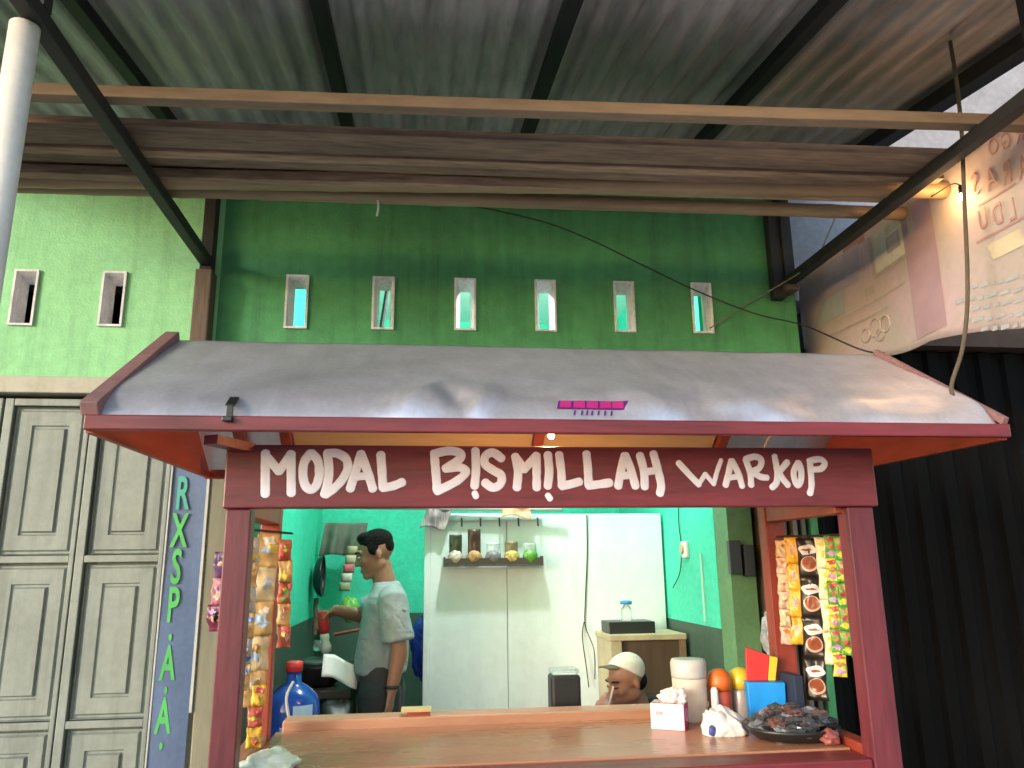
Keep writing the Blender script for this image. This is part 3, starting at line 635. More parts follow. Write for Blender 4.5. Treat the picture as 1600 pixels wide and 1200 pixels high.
for i, (lb, ct, cb, h) in enumerate(spice):
    x = .20+i*.1035; p = thing('spice_packet', lb, 'packet', (x, 4.34, 1.556), 'packets in the partition rack')
    g = G().grid(lambda u, v: (x-.034+.068*u, 4.338-.010*sin(pi*u)+.006*nz((u*3, v*3, i)), 1.60+(h-.045)*v), 8, 8); g.build('packet_top', plain('packet_top_%d' % i, ct, .3), p, smooth=True, solid=.006)
    crumple((x, 4.327, 1.595), (.043, .022, .038), .16, seed=i, n=18, m=12).build('packet_filling', plain('packet_fill_%d' % i, cb, .4, var=.5, scale=60), p, smooth=True)

# wok on the left wall
wk = thing('wok', 'black wok hanging by its handle on the turquoise left wall', 'wok', (-.65, 5.0, 1.5))
Mw = Matrix.Rotation(radians(90), 3, 'Y')
G().lathe([(.0, .012), (.07, .02), (.11, .04), (.125, .07), (.128, .072), (.11, .05), (.06, .03)], (-.655, 4.98, 1.50), 24, Mw).build('pan', black_plastic, wk, smooth=True)
G().tube([(-.62, 4.98, 1.37), (-.62, 4.98, 1.16)], .014, 8).build('handle', wood_dark, wk)
tag(G().box(-.659, -.654, 4.08, 4.14, 1.49, 1.66).build('paper_strip', white_pl), 'white paper strip on the turquoise left wall beside the cart post', 'paper')

# kitchen bench with pots
tb = thing('kitchen_bench', 'dark kitchen bench along the left wall of the room', 'bench', (-.48, 4.7, .05))
G().box(-.655, -.32, 4.05, 5.3, .93, .97).build('bench_top', mat('dark_bench_wood', (.05, .035, .025), .6), tb, bevel=.004)
for x, y in ((-.63, 4.08), (-.35, 4.08), (-.63, 5.26), (-.35, 5.26)): G().box(x-.02, x+.02, y-.02, y+.02, .05, .93).build('leg', wood_dark, tb)
G().box(-.65, -.33, 4.10, 5.25, .45, .47).build('shelf', wood_dark, tb)
pot = thing('cooking_pot', 'black cooking pot on the bench below the red bottle', 'pot', (-.5, 4.25, .97))
G().lathe([(.07, .97), (.105, .99), (.115, 1.06), (.12, 1.075), (.112, 1.075), (.105, 1.0)], (-.50, 4.22, 0), 24).build('pot_body', black_plastic, pot, smooth=True)
G().lathe([(.117, 1.078), (.09, 1.10), (.03, 1.112), (.012, 1.115), (.014, 1.135), (.0, 1.138)], (-.50, 4.22, 0), 24).build('lid', plain('dull_lid', (.10, .11, .11), .35, metal=.6), pot, smooth=True)
jr = thing('glass_jar', 'small clear jar standing at the back of the kitchen bench', 'jar', (-.62, 4.2, .97))
G().lathe([(.03, 1.14), (.032, 1.17), (.026, 1.19)], (-.50, 4.22, 0), 16).build('jar_body', clear_pl, jr, smooth=True)
tag(crumple((-.36, 4.0, .72), (.16, .13, .20), .25, seed=11).build('black_sack', mat('black_sack', (.022, .026, .024), .45), smooth=True), 'bulging black plastic sack in front of the kitchen bench', 'sack')
tag(G().box(-.48, -.22, 3.90, 4.12, .05, .54).build('storage_box', mat('dark_box', (.03, .03, .03), .7)), 'dark storage box under the black plastic sack', 'box')
def paperf(u, v): return (-.46+.17*u, 4.03+.05*v+.02*sin(u*6), 1.045-.05*u+.10*v-.03*abs(u-.3))
tag(G().grid(paperf, 10, 6).build('paper_sheet', white_pl, smooth=True, solid=.002), 'folded white paper leaning beside the cooking pot', 'paper')
tag(G().tube([(-.46, 4.55, 1.19), (-.24, 4.58, 1.225)], .009, 8).build('wooden_stick', redpost), 'reddish wooden stick by the standing man hip', 'stick')
# hanging sachets and green bag
g = G()
hang = thing('sachet_strip', 'pink and beige sachet strip hanging in the room near the man face', 'sachets', (-.42, 5.0, 1.72))
for k, c in enumerate(((.42, .32, .18), (.50, .38, .25), (.55, .12, .14), (.50, .46, .36), (.30, .30, .16))):
    z = 1.68-.055*k; gg = G().grid(lambda u, v: (-.445+.065*u-.01*k, 5.0-.010*sin(pi*u)*sin(pi*v), z-.052*v), 4, 4); gg.build('sachet', plain('room_sachet_%d' % k, c, .35), hang, smooth=True, solid=.004)
tag(crumple((-.42, 5.02, 1.30), (.055, .045, .075), .3, seed=21).build('green_bag', mat('green_bag_plastic', (.20, .45, .08), .3, var=.3), smooth=True), 'small green plastic bag hanging behind the reaching arm', 'bag')
tag(crumple((.035, 4.62, 1.10), (.075, .06, .17), .22, seed=31).build('blue_bag', mat('blue_bag_plastic', (.03, .05, .42), .25, var=.3), smooth=True), 'blue plastic bag hanging behind the standing man', 'bag')
hook = G().tube([(.035, 4.62, 1.26), (.03, 4.52, 1.30)], .006, 6); tag(hook.build('bag_hook', cord_white), 'pale tie holding up the blue plastic bag', 'tie')

# blue water gallon on a stool
wg = thing('water_gallon', 'blue water gallon with red cap beside the left rear cart post', 'water bottle', (-.53, 3.62, .72))
G().lathe([(.10, .72), (.114, .735), (.116, .80), (.110, .81), (.116, .82), (.116, .90), (.110, .91), (.116, .92), (.115, .985), (.10, 1.02), (.06, 1.055), (.033, 1.07), (.030, 1.12)], (-.53, 3.62, 0), 28).build('bottle_body', blue_bottle, wg, smooth=True)
G().lathe([(.036, 1.115), (.037, 1.15), (.030, 1.156)], (-.53, 3.62, 0), 20).build('cap', red_pl, wg, smooth=True)
G().grid(lambda u, v: (-.53+.118*cos(-1.4+.75*u), 3.62+.118*sin(-1.4+.75*u), .86+.13*v), 8, 2).build('paper_label', plain('pale_blue_label', (.35, .55, .75)), wg, smooth=True)
st = thing('stool', 'wooden stool carrying the blue water gallon', 'stool', (-.53, 3.62, .05))
G().box(-.645, -.41, 3.51, 3.74, .69, .72).build('seat', wood_mid, st, bevel=.004)
for x, y in ((-.625, 3.53), (-.43, 3.53), (-.625, 3.72), (-.43, 3.72)): G().box(x-.015, x+.015, y-.015, y+.015, .05, .69).build('leg', wood_mid, st)
tag(G().tube(spline([(-.50, 3.40, 1.10), (-.515, 3.35, 1.05), (-.50, 3.33, .98), (-.485, 3.33, .93)]), .006, 8).build('cord', plain('grey_cord', (.35, .34, .30)), smooth=True), 'grey cord hanging in front of the blue water gallon', 'cord')

# cabinet with box and bottle
cb = thing('cabinet', 'low wooden cabinet with brown door behind the seated man', 'cabinet', (1.17, 4.2, .05))
cab_m = mat('cream_cabinet_wood', (.42, .36, .22), .6, var=.15, fine=.08); brown_m = mat('brown_cabinet_door', (.085, .055, .03), .55, var=.3, stretch=LZ, fine=.1)
G().box(.985, 1.045, 4.06, 4.38, .05, 1.165).build('side_board', cab_m, cb, bevel=.004); G().box(1.355, 1.385, 4.06, 4.38, .05, 1.165).build('side_board', mat('brown_cabinet_edge', (.20, .14, .08), .6), cb)
G().box(.98, 1.39, 4.055, 4.385, 1.1655, 1.195).build('cabinet_top', cab_m, cb, bevel=.004)
G().box(1.0455, 1.3545, 4.085, 4.11, .06, 1.165).build('door', brown_m, cb)
tag(G().box(.995, 1.245, 4.12, 4.30, 1.1955, 1.255).build('set_top_box', black_plastic, bevel=.005), 'flat black electronic box lying on the low cabinet', 'box')
bt = thing('plastic_bottle', 'clear bottle with blue cap standing on the flat black box', 'bottle', (1.11, 4.2, 1.255))
G().lathe([(.026, 1.2552), (.030, 1.262), (.030, 1.30), (.026, 1.32), (.012, 1.338), (.011, 1.345)], (1.11, 4.19, 0), 18).build('bottle_body', clear_pl, bt, smooth=True)
G().lathe([(.030, 1.340), (.032, 1.356), (.020, 1.36)], (1.11, 4.19, 0), 18).build('cap', plain('pale_blue_cap', (.06, .30, .62)), bt, smooth=True)
for i, pts in enumerate(([(.955, 4.39, 1.83), (.95, 4.393, 1.6), (.93, 4.39, 1.35), (.925, 4.385, 1.22), (.95, 4.30, 1.1), (.95, 4.3, .95)], [(.92, 4.392, 1.24), (.905, 4.38, 1.16), (.92, 4.37, 1.0), (.93, 4.37, .9)])):
    tag(G().tube(spline(pts), .003, 6).build('cable', wire_m), ['long black cable running down the white partition to the cabinet', 'short black cable looping at the left side of the cabinet'][i], 'cable')
# socket on the right wall
sk = thing('wall_socket', 'white socket box with wires on the turquoise right wall', 'socket', (1.405, 4.03, 1.62))
G().box(1.392, 1.4095, 3.99, 4.07, 1.58, 1.665).build('plate', white_pl, sk, bevel=.004)
G().lathe([(.026, 0), (.024, .010), (.010, .010)], (1.392, 4.045, 1.625), 16, Matrix.Rotation(radians(-90), 3, 'Y')).build('outlet', plain('beige_outlet', (.45, .36, .2)), sk)
G().tube(spline([(1.40, 4.08, 1.66), (1.40, 4.10, 1.78), (1.40, 4.06, 1.95)]), .003, 6).build('wire', wire_m, sk); G().tube(spline([(1.395, 4.07, 1.6), (1.395, 4.12, 1.5), (1.395, 4.25, 1.42)]), .003, 6).build('wire', wire_m, sk)
tag(G().box(1.403, 1.4095, 3.80, 3.825, 1.27, 1.60).build('cable_cover', mat('mint_cable_cover', (.30, .62, .50), .5)), 'pale vertical cable cover on the right wall under the socket', 'cable cover')
sp = thing('black_switch_box', 'black box with two panels mounted beside the folded door leaves', 'box', (1.45, 3.45, 1.58))
G().box(1.40, 1.455, 3.425, 3.459, 1.50, 1.65).build('case', black_plastic, sp, bevel=.003); G().box(1.465, 1.515, 3.42, 3.459, 1.49, 1.63).build('case', black_plastic, sp, bevel=.003)
tag(crumple((1.50, 3.22, 1.26), (.07, .04, .11), .3, seed=44).build('plastic_bag', mat('smoky_plastic', (.30, .32, .32), .25, var=.5, scale=14), smooth=True), 'crumpled clear plastic bag hung by the right rear cart post', 'bag')

# ------------------------------------------------------------------ sachets on the cart
def sachet_strip(label, top, wdt, h, n, face, mats_, lean=(0, 0), deco=None, group='sachet strips hung at the cart posts'):
    top = Vector(top); root = thing('sachet_strip', label, 'sachets', top, group)
    fx = Vector((face[0], face[1], 0)).normalized(); sx = Vector((-fx.y, fx.x, 0))
    for k in range(n):
        o = top+Vector((lean[0]*k, lean[1]*k, -h*k)); seed = random.random()*9
        def fn(u, v, o=o, seed=seed):
            b = sin(pi*u)**.7*sin(pi*min(1, max(0, (v-.06)/.88)))
            return o+sx*(wdt*(u-.5)*(1-.10*b*0-.08*sin(pi*v))+.005*nz((v*2, seed, 0)))+fx*(.009*b+.012*nz((u*2.2, v*3, seed))+.006*nz((u*6, v*5, seed+3))+.010*nz((v*1.5, seed, 7)))+Vector((0, 0, -h*v))
        s_ = G().grid(fn, 8, 10).build('sachet', mats_[k % len(mats_)], root, smooth=True, solid=.0025)
        if deco: deco(s_, lambda u, v: fn(u, v)+fx*.0030, fx)
    return root
def blob(fn, cu, cv, ru, rv, m, parent, name, wob=.12, sd=0, n=18, off=Vector((0, 0, 0))):
    P = [fn(cu, cv)+off]; K = 4
    for q_ in range(1, K+1):
        for i in range(n):
            a = 2*pi*i/n; q = (1+wob*sin(a*4+sd))*q_/K; P.append(fn(min(.98, max(.02, cu+ru*q*cos(a))), min(.98, max(.02, cv+rv*q*sin(a))))+off)
    fs = [(0, 1+i, 1+(i+1) % n) for i in range(n)]
    for q_ in range(K-1):
        for i in range(n): i2 = (i+1) % n; fs.append((1+q_*n+i, 1+(q_+1)*n+i, 1+(q_+1)*n+i2, 1+q_*n+i2))
    G().add(P, fs).build(name, m, parent, smooth=True)
def motley(cols, k=3):
    def f(s_, fn, fx):
        for j in range(k):
            blob(fn, random.uniform(.3, .7), random.uniform(.2, .8), random.uniform(.14, .34), random.uniform(.06, .17), random.choice(cols), s_, 'packet_print', .3, sd=j*2+random.random()*6, n=12, off=fx*.0008*j)
    return f
cof = plain('dark_coffee_print', (.020, .014, .012), .3); cofb = plain('brown_cup_print', (.26, .075, .035), .3); whp = plain('white_logo_print', (.62, .58, .55), .35); pinkp = plain('peach_print', (.60, .36, .26), .35)
def coffee(s_, fn, fx):
    blob(fn, .5, .30, .46, .13, whp, s_, 'logo_cloud', .10)
    blob(fn, .5, .30, .28, .03, cofb, s_, 'logo_mark', .2, off=fx*.0012)
    blob(fn, .55, .66, .42, .20, pinkp, s_, 'cup_rim', .03); blob(fn, .55, .64, .34, .165, cofb, s_, 'coffee_print', .03, off=fx*.0015)
yl = plain('golden_sachet', (.72, .36, .03), .35); pk = plain('peach_sachet', (.62, .40, .24), .35); cr = plain('cream_sachet', (.66, .60, .38), .35); crd = plain('pale_lime_print', (.55, .52, .12), .4)
gn = plain('green_sachet', (.08, .30, .05), .35); rdp = plain('red_print', (.42, .05, .05), .4); blp = plain('blue_print', (.03, .16, .55), .4); yp = plain('yellow_print', (.60, .48, .05), .4); tanp = plain('tan_print', (.36, .20, .07), .4); lip = plain('lilac_print', (.45, .25, .42), .4)
def creamd(s_, fn, fx):
    blob(fn, .55, .55, .26, .13, crd, s_, 'lemon_print', .05); blob(fn, .4, .22, .2, .07, yp, s_, 'lemon_print', .1)
def greend(cols):
    def f(s_, fn, fx):
        for j, c in enumerate(cols): blob(fn, .5, .18+.30*j, .40, .11, c, s_, 'fruit_print', .22, sd=j)
    return f
def golddeco(s_, fn, fx): blob(fn, .5, .45, .33, .2, pk, s_, 'noodle_print', .2)
fc = (-.55, -.85)
sachet_strip('peach sachet strip hung inmost by the right rear cart post', (1.345, 2.80, 1.63), .040, .062, 6, fc, [pk, pinkp], (-.002, 0), motley([tanp, cr, orange_pl], 2))
sachet_strip('golden yellow sachet strip beside the dark coffee sachets', (1.378, 2.78, 1.64), .052, .095, 4, fc, [yl], (-.003, 0), golddeco)
sachet_strip('dark coffee sachet strip with white logos and brown cups', (1.408, 2.72, 1.635), .074, .139, 4, fc, [cof], (-.005, 0), coffee)
sachet_strip('cream sachet strip right of the dark coffee sachets', (1.437, 2.66, 1.635), .056, .108, 4, fc, [cr], (-.001, 0), creamd)
sachet_strip('green sachet strip with red fruit between cream sachets and outer green ones', (1.434, 2.60, 1.64), .044, .078, 6, fc, [gn, yp], (-.003, 0), greend([rdp, tanp, lip]))
sachet_strip('green sachet strip with tan fruit, second from the right front post', (1.444, 2.555, 1.635), .042, .078, 5, fc, [gn], (-.003, 0), greend([tanp, rdp, yp]))
sachet_strip('green sachet strip with blue dots nearest the right front post', (1.452, 2.51, 1.632), .042, .078, 5, fc, [gn], (-.003, 0), greend([tanp, blp, lip]))
tag(G().tube([(1.34, 2.84, 1.645), (1.415, 2.72, 1.642), (1.455, 2.48, 1.64)], .004, 6).build('hanging_line', wire_m), 'dark line carrying the sachet strips on the right of the cart', 'line')
fcl = (.35, -.9)
gold2 = plain('tan_gold_sachet', (.52, .33, .12), .35); red2 = plain('rusty_red_sachet', (.40, .10, .06), .35); grey2 = plain('grey_blue_sachet', (.34, .36, .36), .35)
def pale(s_, fn, fx): blob(fn, .5, .5, .36, .22, plain('ivory_print', (.60, .50, .34)), s_, 'packet_print', .15)
sachet_strip('grey sachet strip nearest the left front cart post', (-.515, 2.52, 1.645), .045, .075, 6, fcl, [grey2, gold2], (-.001, 0), motley([whp, blp, tanp, yp]))
sachet_strip('long tan and gold sachet strip by the left side of the cart', (-.485, 2.62, 1.66), .07, .105, 5, fcl, [gold2, plain('cream_gold_sachet', (.58, .46, .26), .35)], (-.004, 0), motley([whp, yp, tanp, plain('ivory_print', (.60, .50, .34)), plain('pale_sky_print', (.35, .45, .55))], 4))
sachet_strip('rusty red sachet strip overlapping the left rear cart post', (-.452, 2.74, 1.645), .045, .07, 5, fcl, [red2, gold2], (.003, 0), motley([rdp, yp, pinkp, gn]))
sachet_strip('short red and yellow sachet strip low at the left end of the counter', (-.485, 2.60, 1.20), .045, .06, 3, fcl, [plain('yellow_gold_sachet', (.65, .40, .04), .35), red2], (-.004, 0), motley([rdp, yp, tanp]))
tag(G().tube([(-.545, 2.42, 1.668), (-.44, 2.80, 1.668)], .004, 6).build('hanging_line', wire_m), 'dark line carrying the sachet strips on the left of the cart', 'line')
sachet_strip('purple and pink sachet strip on the outer side of the left front post', (-.572, 2.40, 1.60), .05, .075, 3, (-.2, -.95), [plain('purple_sachet', (.12, .05, .13), .35), plain('dull_pink_sachet', (.40, .16, .18), .35), plain('maroon_sachet', (.14, .02, .05), .35)], (-.003, 0), motley([pinkp, lip, cof]))

# ------------------------------------------------------------------ goods on the counter
tbx = thing('tissue_box', 'white tissue box with magenta side on the counter', 'tissue box', (.88, 2.79, .99))
A_, B_ = Vector((.812, 2.802, 0)), Vector((.915, 2.748, 0)); e1 = (B_-A_); e2 = Vector((-e1.y, e1.x, 0)).normalized()*.085
def tb_prism(P, z0, z1): return G().prism([(p.x, p.y, z0) for p in P], (0, 0, z1-z0))
tb_prism([A_, B_, B_+e2, A_+e2], .9902, 1.075).build('carton', plain('white_pink_carton', (.72, .60, .66), .5), tbx, bevel=.002)
en = e1.normalized()*.0012
tb_prism([B_+en*.6, B_+en*1.6, B_+e2*.985+en*1.6, B_+e2*.985+en*.6], .992, 1.073).build('side_print', magenta, tbx)
g = G().tube([B_+en*2.2+e2*.5+Vector((0, 0, 1.035))+e2.normalized()*.022*cos(a)+Vector((0, 0, .022*sin(a))) for a in [i*pi/8-1.2 for i in range(14)]], .0022, 6); g.build('side_emblem', plain('pale_pink_print', (.70, .42, .52)), tbx)
dn = e2.normalized()*-.0012
tb_prism([A_+e1*.16+dn, A_+e1*.38+dn, A_+e1*.38+dn*.4, A_+e1*.16+dn*.4], 1.038, 1.05).build('front_mark', plain('grey_print', (.35, .33, .36)), tbx)
tb_prism([A_+e1*.06+e2*.06, A_+e1*.94+e2*.06, A_+e1*.94+e2*.3, A_+e1*.06+e2*.3], 1.0755, 1.0765).build('top_print', mat('red_white_print', (.45, .05, .09), .5, var=.1, scale=45, col2=(.75, .6, .62), lo=.45, hi=.55), tbx)
crumple(tuple((A_+e1*.62+e2*.55+Vector((0, 0, 1.088)))), (.045, .032, .032), .45, seed=3, n=48, m=32).build('tissue', plain('white_tissue', (.78, .68, .66), .9), tbx, smooth=True)
jar = thing('plastic_canister', 'tall cream plastic canister behind the tissue box', 'canister', (1.0, 2.93, .99))
G().lathe([(.056, .9902), (.060, 1.0), (.0625, 1.12), (.063, 1.14)], (.998, 2.915, 0), 26).build('canister_body', cream_pl, jar, smooth=True)
G().lathe([(.0632, 1.1405), (.0645, 1.15), (.066, 1.193), (.061, 1.205), (.04, 1.207)], (.998, 2.915, 0), 26).build('canister_lid', grey_pl, jar, smooth=True)
G().lathe([(.013, .9902), (.015, 1.0), (.013, 1.10), (.008, 1.11)], (1.075, 2.87, 0), 14).build('spare', white_pl, None)
bpy.data.objects['spare'].name = 'white_tube'; tag(bpy.data.objects['white_tube'], 'slim white tube standing right of the cream canister', 'tube')
def lidjar(x, y, lidm, bodym, label):
    t = thing('lidded_jar', label, 'jar', (x, y, .99), 'coloured lidded jars on the counter')
    G().lathe([(.040, .9902), (.043, 1.0), (.043, 1.085), (.038, 1.095)], (x, y, 0), 22).build('jar_body', bodym, t, smooth=True)
    G().lathe([(.045, 1.0955), (.046, 1.12), (.042, 1.140), (.034, 1.156), (.018, 1.165), (.0, 1.168)], (x, y, 0), 22).build('jar_lid', lidm, t, smooth=True)
lidjar(1.115, 2.92, orange_pl, plain('red_jar_plastic', (.42, .07, .04), .4), 'jar with orange domed lid beside the cream canister')
lidjar(1.206, 2.94, yellow_pl, plain('smoky_jar_plastic', (.30, .27, .25), .3), 'jar with yellow domed lid beside the bright blue tub')
bl = thing('blue_tub', 'bright blue plastic tub standing by the coffee sachets', 'tub', (1.23, 2.81, .99))
tub = G(); a0 = Vector((1.165, 2.785, 0)); a1 = Vector((1.295, 2.755, 0)); ee = Vector((.015, .065, 0))
def tap(P, z0, z1, k): 
    c = sum((Vector(p) for p in P), Vector())/4
    lo = [(c.x+(p.x-c.x)*k, c.y+(p.y-c.y)*k, z0) for p in P]; hi = [(p.x, p.y, z1) for p in P]
    return G().add(lo+hi, [(3, 2, 1, 0), (4, 5, 6, 7), (0, 1, 5, 4), (1, 2, 6, 5), (2, 3, 7, 6), (3, 0, 4, 7)])
tap([a0, a1, a1+ee, a0+ee], .9902, 1.135, .92).build('tub_body', sky_blue, bl, bevel=.004)
rp = thing('red_packet', 'red packet with yellow edge sticking out of the bright blue tub', 'packet', (1.29, 2.87, 1.136))
pr = Vector((.105, -.020, 0)); p0 = Vector((1.178, 2.815, 1.1365))
G().prism([p0, p0+pr*.70, p0+pr*.82+Vector((0, 0, .085)), p0+pr*.05+Vector((0, 0, .115))], (.01, .03, 0)).build('packet_body', red_pl, rp, bevel=.002)
G().prism([p0+pr*.705, p0+pr*.95, p0+pr*1.09+Vector((0, 0, .078)), p0+pr*.825+Vector((0, 0, .084))], (.01, .03, 0)).build('packet_edge', yellow_pl, rp, bevel=.002)
wb = thing('white_bag', 'small white plastic bag with blue mark in front of the lidded jars', 'bag', (1.03, 2.66, .99))
wbg = crumple((1.035, 2.675, 1.012), (.074, .05, .062), .32, seed=8, n=40, m=26, flat_z=.9905)
wbg.v = [(x-.35*max(0, z-1.0)+.006*nz((x*50, y*50, z*50)), y+.006*nz((x*50+9, y*50, z*50)), z+.010*nz((x*35, y*35, 5))*(z > .992)) for x, y, z in wbg.v]
wbg.build('bag_body', white_pl, wb, smooth=True)
crumple((.972, 2.640, 1.010), (.012, .008, .016), .3, seed=2, n=12, m=8).build('blue_mark', plain('navy_print', (.05, .07, .30)), wb, smooth=True)
tr = thing('black_tray', 'black bowl heaped with dark wrapped sweets at the right end of the counter', 'bowl', (1.21, 2.585, .99))
G().lathe([(.085, .9902), (.11, .995), (.135, 1.018), (.142, 1.030), (.134, 1.030), (.10, 1.005), (.0, 1.0)], (1.225, 2.585, 0), 30, Matrix.Diagonal((1.1, .9, 1))).build('bowl', black_plastic, tr, smooth=True)
wrap_m = [plain('dark_wrapper', (.05, .05, .055), .2), plain('grey_wrapper', (.17, .17, .19), .22), plain('brown_wrapper', (.13, .06, .05), .3)]
crumple((1.225, 2.585, 1.022), (.128, .10, .05), .3, seed=6).build('heap_filling', plain('dark_wrapper_pile', (.03, .028, .03), .25), tr)
rnd = random.Random(5)
for k in range(54):
    a = rnd.uniform(0, 2*pi); r = .118*math.sqrt(rnd.random()); x, y = 1.225+1.08*r*cos(a), 2.585+.85*r*sin(a); z = 1.030+.052*(1-(r/.125)**2)+rnd.uniform(-.006, .006)
    sw = crumple((x, y, z), (.027, .017, .013), .9, seed=k, n=9, m=6).build('sweet', wrap_m[rnd.choice([0, 0, 0, 1, 1, 2])], None)
    tag(sw, {'dark_wrapper': 'black wrapped sweet in the heap in the black bowl', 'grey_wrapper': 'grey wrapped sweet in the heap in the black bowl', 'brown_wrapper': 'brown wrapped sweet in the heap in the black bowl'}[sw.data.materials[0].name], 'sweet', 'wrapped sweets heaped in the black bowl')
tag(G().box(1.302, 1.334, 2.70, 2.815, .9902, 1.165).build('navy_carton', plain('navy_carton', (.016, .024, .05), .6), bevel=.003), 'dark navy carton behind the black bowl under the sachets', 'carton')
tag(crumple((1.295, 2.475, 1.012), (.03, .026, .024), .35, seed=15, flat_z=.9905).build('brown_packet', plain('brown_red_packet', (.25, .07, .06), .35), smooth=True), 'reddish brown packet right of the black bowl', 'packet')
tag(crumple((-.415, 2.46, 1.0), (.075, .10, .040), .30, seed=17, n=40, m=26, flat_z=.9905).build('mint_bag', mat('mint_plastic', (.60, .74, .66), .3, var=.15, scale=20), smooth=True), 'mint green plastic bag on the front rail by the left post', 'bag')
wd = thing('wooden_block', 'small yellowish wooden block on the back rim of the counter', 'block', (.02, 3.03, 1.024))
G().box(-.055, .055, 3.0, 3.05, 1.037, 1.05).build('block_top', plain('yellow_wood', (.50, .40, .18)), wd, bevel=.002); G().box(-.035, .05, 3.005, 3.045, 1.0242, 1.0368).build('block_base', redpost, wd)
bk = thing('black_container', 'black lidded container on the inner shelf in front of the white partition', 'container', (.57, 3.2, .925))
G().box(.522, .640, 3.15, 3.25, .9252, 1.128).build('container_body', black_plastic, bk, bevel=.012)
G().box(.526, .636, 3.154, 3.246, 1.1285, 1.150).build('container_lid', clear_pl, bk, bevel=.008)

# ------------------------------------------------------------------ people
def head_solids(g, M, c):
    T = lambda p: c+M@Vector(p)
    def e(p, r): g.ell(T(p), r, M, 18, 12)
    e((-.012, 0, .035), (.095, .074, .085)); e((.022, 0, -.045), (.066, .055, .062)); e((.040, 0, -.015), (.052, .056, .075))
    e((.066, 0, -.092), (.024, .026, .020)); e((.074, 0, .030), (.022, .050, .015)); e((.080, 0, -.058), (.015, .024, .009)); e((.079, 0, -.070), (.014, .021, .008))
    g.cap(T((.086, 0, .016)), .009, T((.103, 0, -.022)), .013)
    for s in (-1, 1):
        e((.062, s*.034, -.018), (.026, .024, .026)); e((.094, s*.012, -.027), (.011, .008, .008)); e((-.008, s*.074, -.006), (.015, .009, .027))
        e((.004, s*.047, -.05), (.042, .012, .03))
def face_parts(M, c, parent, closed=False):
    T = lambda p: c+M@Vector(p)
    for s in (-1, 1):
        if closed:
            G().tube(spline([T((.092, s*.020, .004)), T((.0915, s*.032, .001)), T((.082, s*.044, .004))], 4), .0022, 6).build('eyelid', hair_m, parent, smooth=True)
            G().tube(spline([T((.094, s*.014, .028)), T((.094, s*.032, .033)), T((.078, s*.050, .029))], 4), .0028, 6).build('eyebrow', hair_m, parent, smooth=True)
            continue
        ob = G().ell(T((.0855, s*.031, .008)), (.008, .012, .0052), M, 12, 8).build('eye', eye_white, parent, smooth=True)
        G().ell(T((.0900, s*.0315, .0075)), (.0042, .0055, .0050), M, 10, 6).build('iris', eye_dark, ob, smooth=True)
        G().tube(spline([T((.094, s*.014, .030)), T((.094, s*.032, .036)), T((.078, s*.052, .030))], 4), .0035, 6).build('eyebrow', hair_m, parent, smooth=True)
    G().tube(spline([T((.092, -.022, -.064)), T((.0965, 0, -.063)), T((.092, .022, -.064))], 4), .0022, 6).build('mouth', plain('dark_lip', (.16, .06, .05)), parent, smooth=True)
def hand_solids(g, wrist, fwd, nrm, thumb_side, curl=.5, size=1.0):
    f = Vector(fwd).normalized(); n_ = Vector(nrm); n_ = (n_-f*n_.dot(f)).normalized(); s = f.cross(n_)*thumb_side
    w0 = Vector(wrist)
    for i, (off, L) in enumerate(((.028, .068), (.010, .076), (-.009, .071), (-.027, .056))):
        base = w0+f*.085*size+s*off*size; g.cap(w0+f*.02*size+s*off*.55*size, .014*size, base, .011*size, 10)
        a = curl*(.7+.12*i); d1 = f*cos(a)+n_*sin(a); d2 = f*cos(a*2)+n_*sin(a*2); d3 = f*cos(a*2.8)+n_*sin(a*2.8)
        p1 = base+d1*L*.46*size; p2 = p1+d2*L*.32*size; p3 = p2+d3*L*.24*size
        g.cap(base, .0098*size, p1, .0088*size, 10); g.cap(p1, .0088*size, p2, .008*size, 10); g.cap(p2, .008*size, p3, .0068*size, 10)
    tb_ = w0+f*.025*size+s*.024*size; t1 = tb_+(f*.6+s*.7+n_*.35).normalized()*.042*size; t2 = t1+(f*.85+s*.2+n_*.5).normalized()*.034*size
    g.cap(tb_, .014*size, t1, .0105*size, 10); g.cap(t1, .0105*size, t2, .0085*size, 10)

# standing man in profile, pouring from a red bottle
man = thing('person', 'standing person in grey t-shirt and dark trousers holding a red bottle', 'person', (-.17, 4.1, .05))
hc = Vector((-.222, 4.10, 1.615))
Mh = Matrix.Rotation(radians(188), 3, 'Z') @ Matrix.Rotation(radians(17), 3, 'Y')
b = G(); head_solids(b, Mh, hc)
b.cap((-.195, 4.11, 1.56), .055, (-.165, 4.12, 1.44), .060)
b.cap((-.16, 4.12, 1.38), .075, (-.18, 4.12, 1.10), .09)
nS, fS = Vector((-.125, 3.945, 1.40)), Vector((-.165, 4.285, 1.395))
nE, nW = Vector((-.085, 3.93, 1.15)), Vector((-.125, 3.935, .985))
nW = Vector((-.118, 3.93, .985)); fE = Vector((-.30, 4.33, 1.30)); fW = Vector((-.425, 4.26, 1.335))
b.cap(nS, .044, nE, .040); b.cap(nE, .041, nW, .028); hand_solids(b, nW, (-.12, 0, -1), (-.9, .35, .1), 1, .28)
b.cap(fS, .044, fE, .040); b.cap(fE, .040, fW, .027); hand_solids(b, fW, (-.75, -.15, -.45), (.3, -.4, -.8), 1, .75)
b.cap((-.18, 4.04, .93), .085, (-.18, 4.03, .52), .058); b.cap((-.18, 4.03, .52), .055, (-.17, 4.03, .13), .038)
b.cap((-.17, 4.20, .93), .085, (-.16, 4.21, .52), .058); b.cap((-.16, 4.21, .52), .055, (-.15, 4.21, .13), .038)
for y in (4.03, 4.21): b.cap((-.14, y, .085), .035, (-.33, y, .075), .028)
fuse(b, 'body', skin, man, .0055, 3)
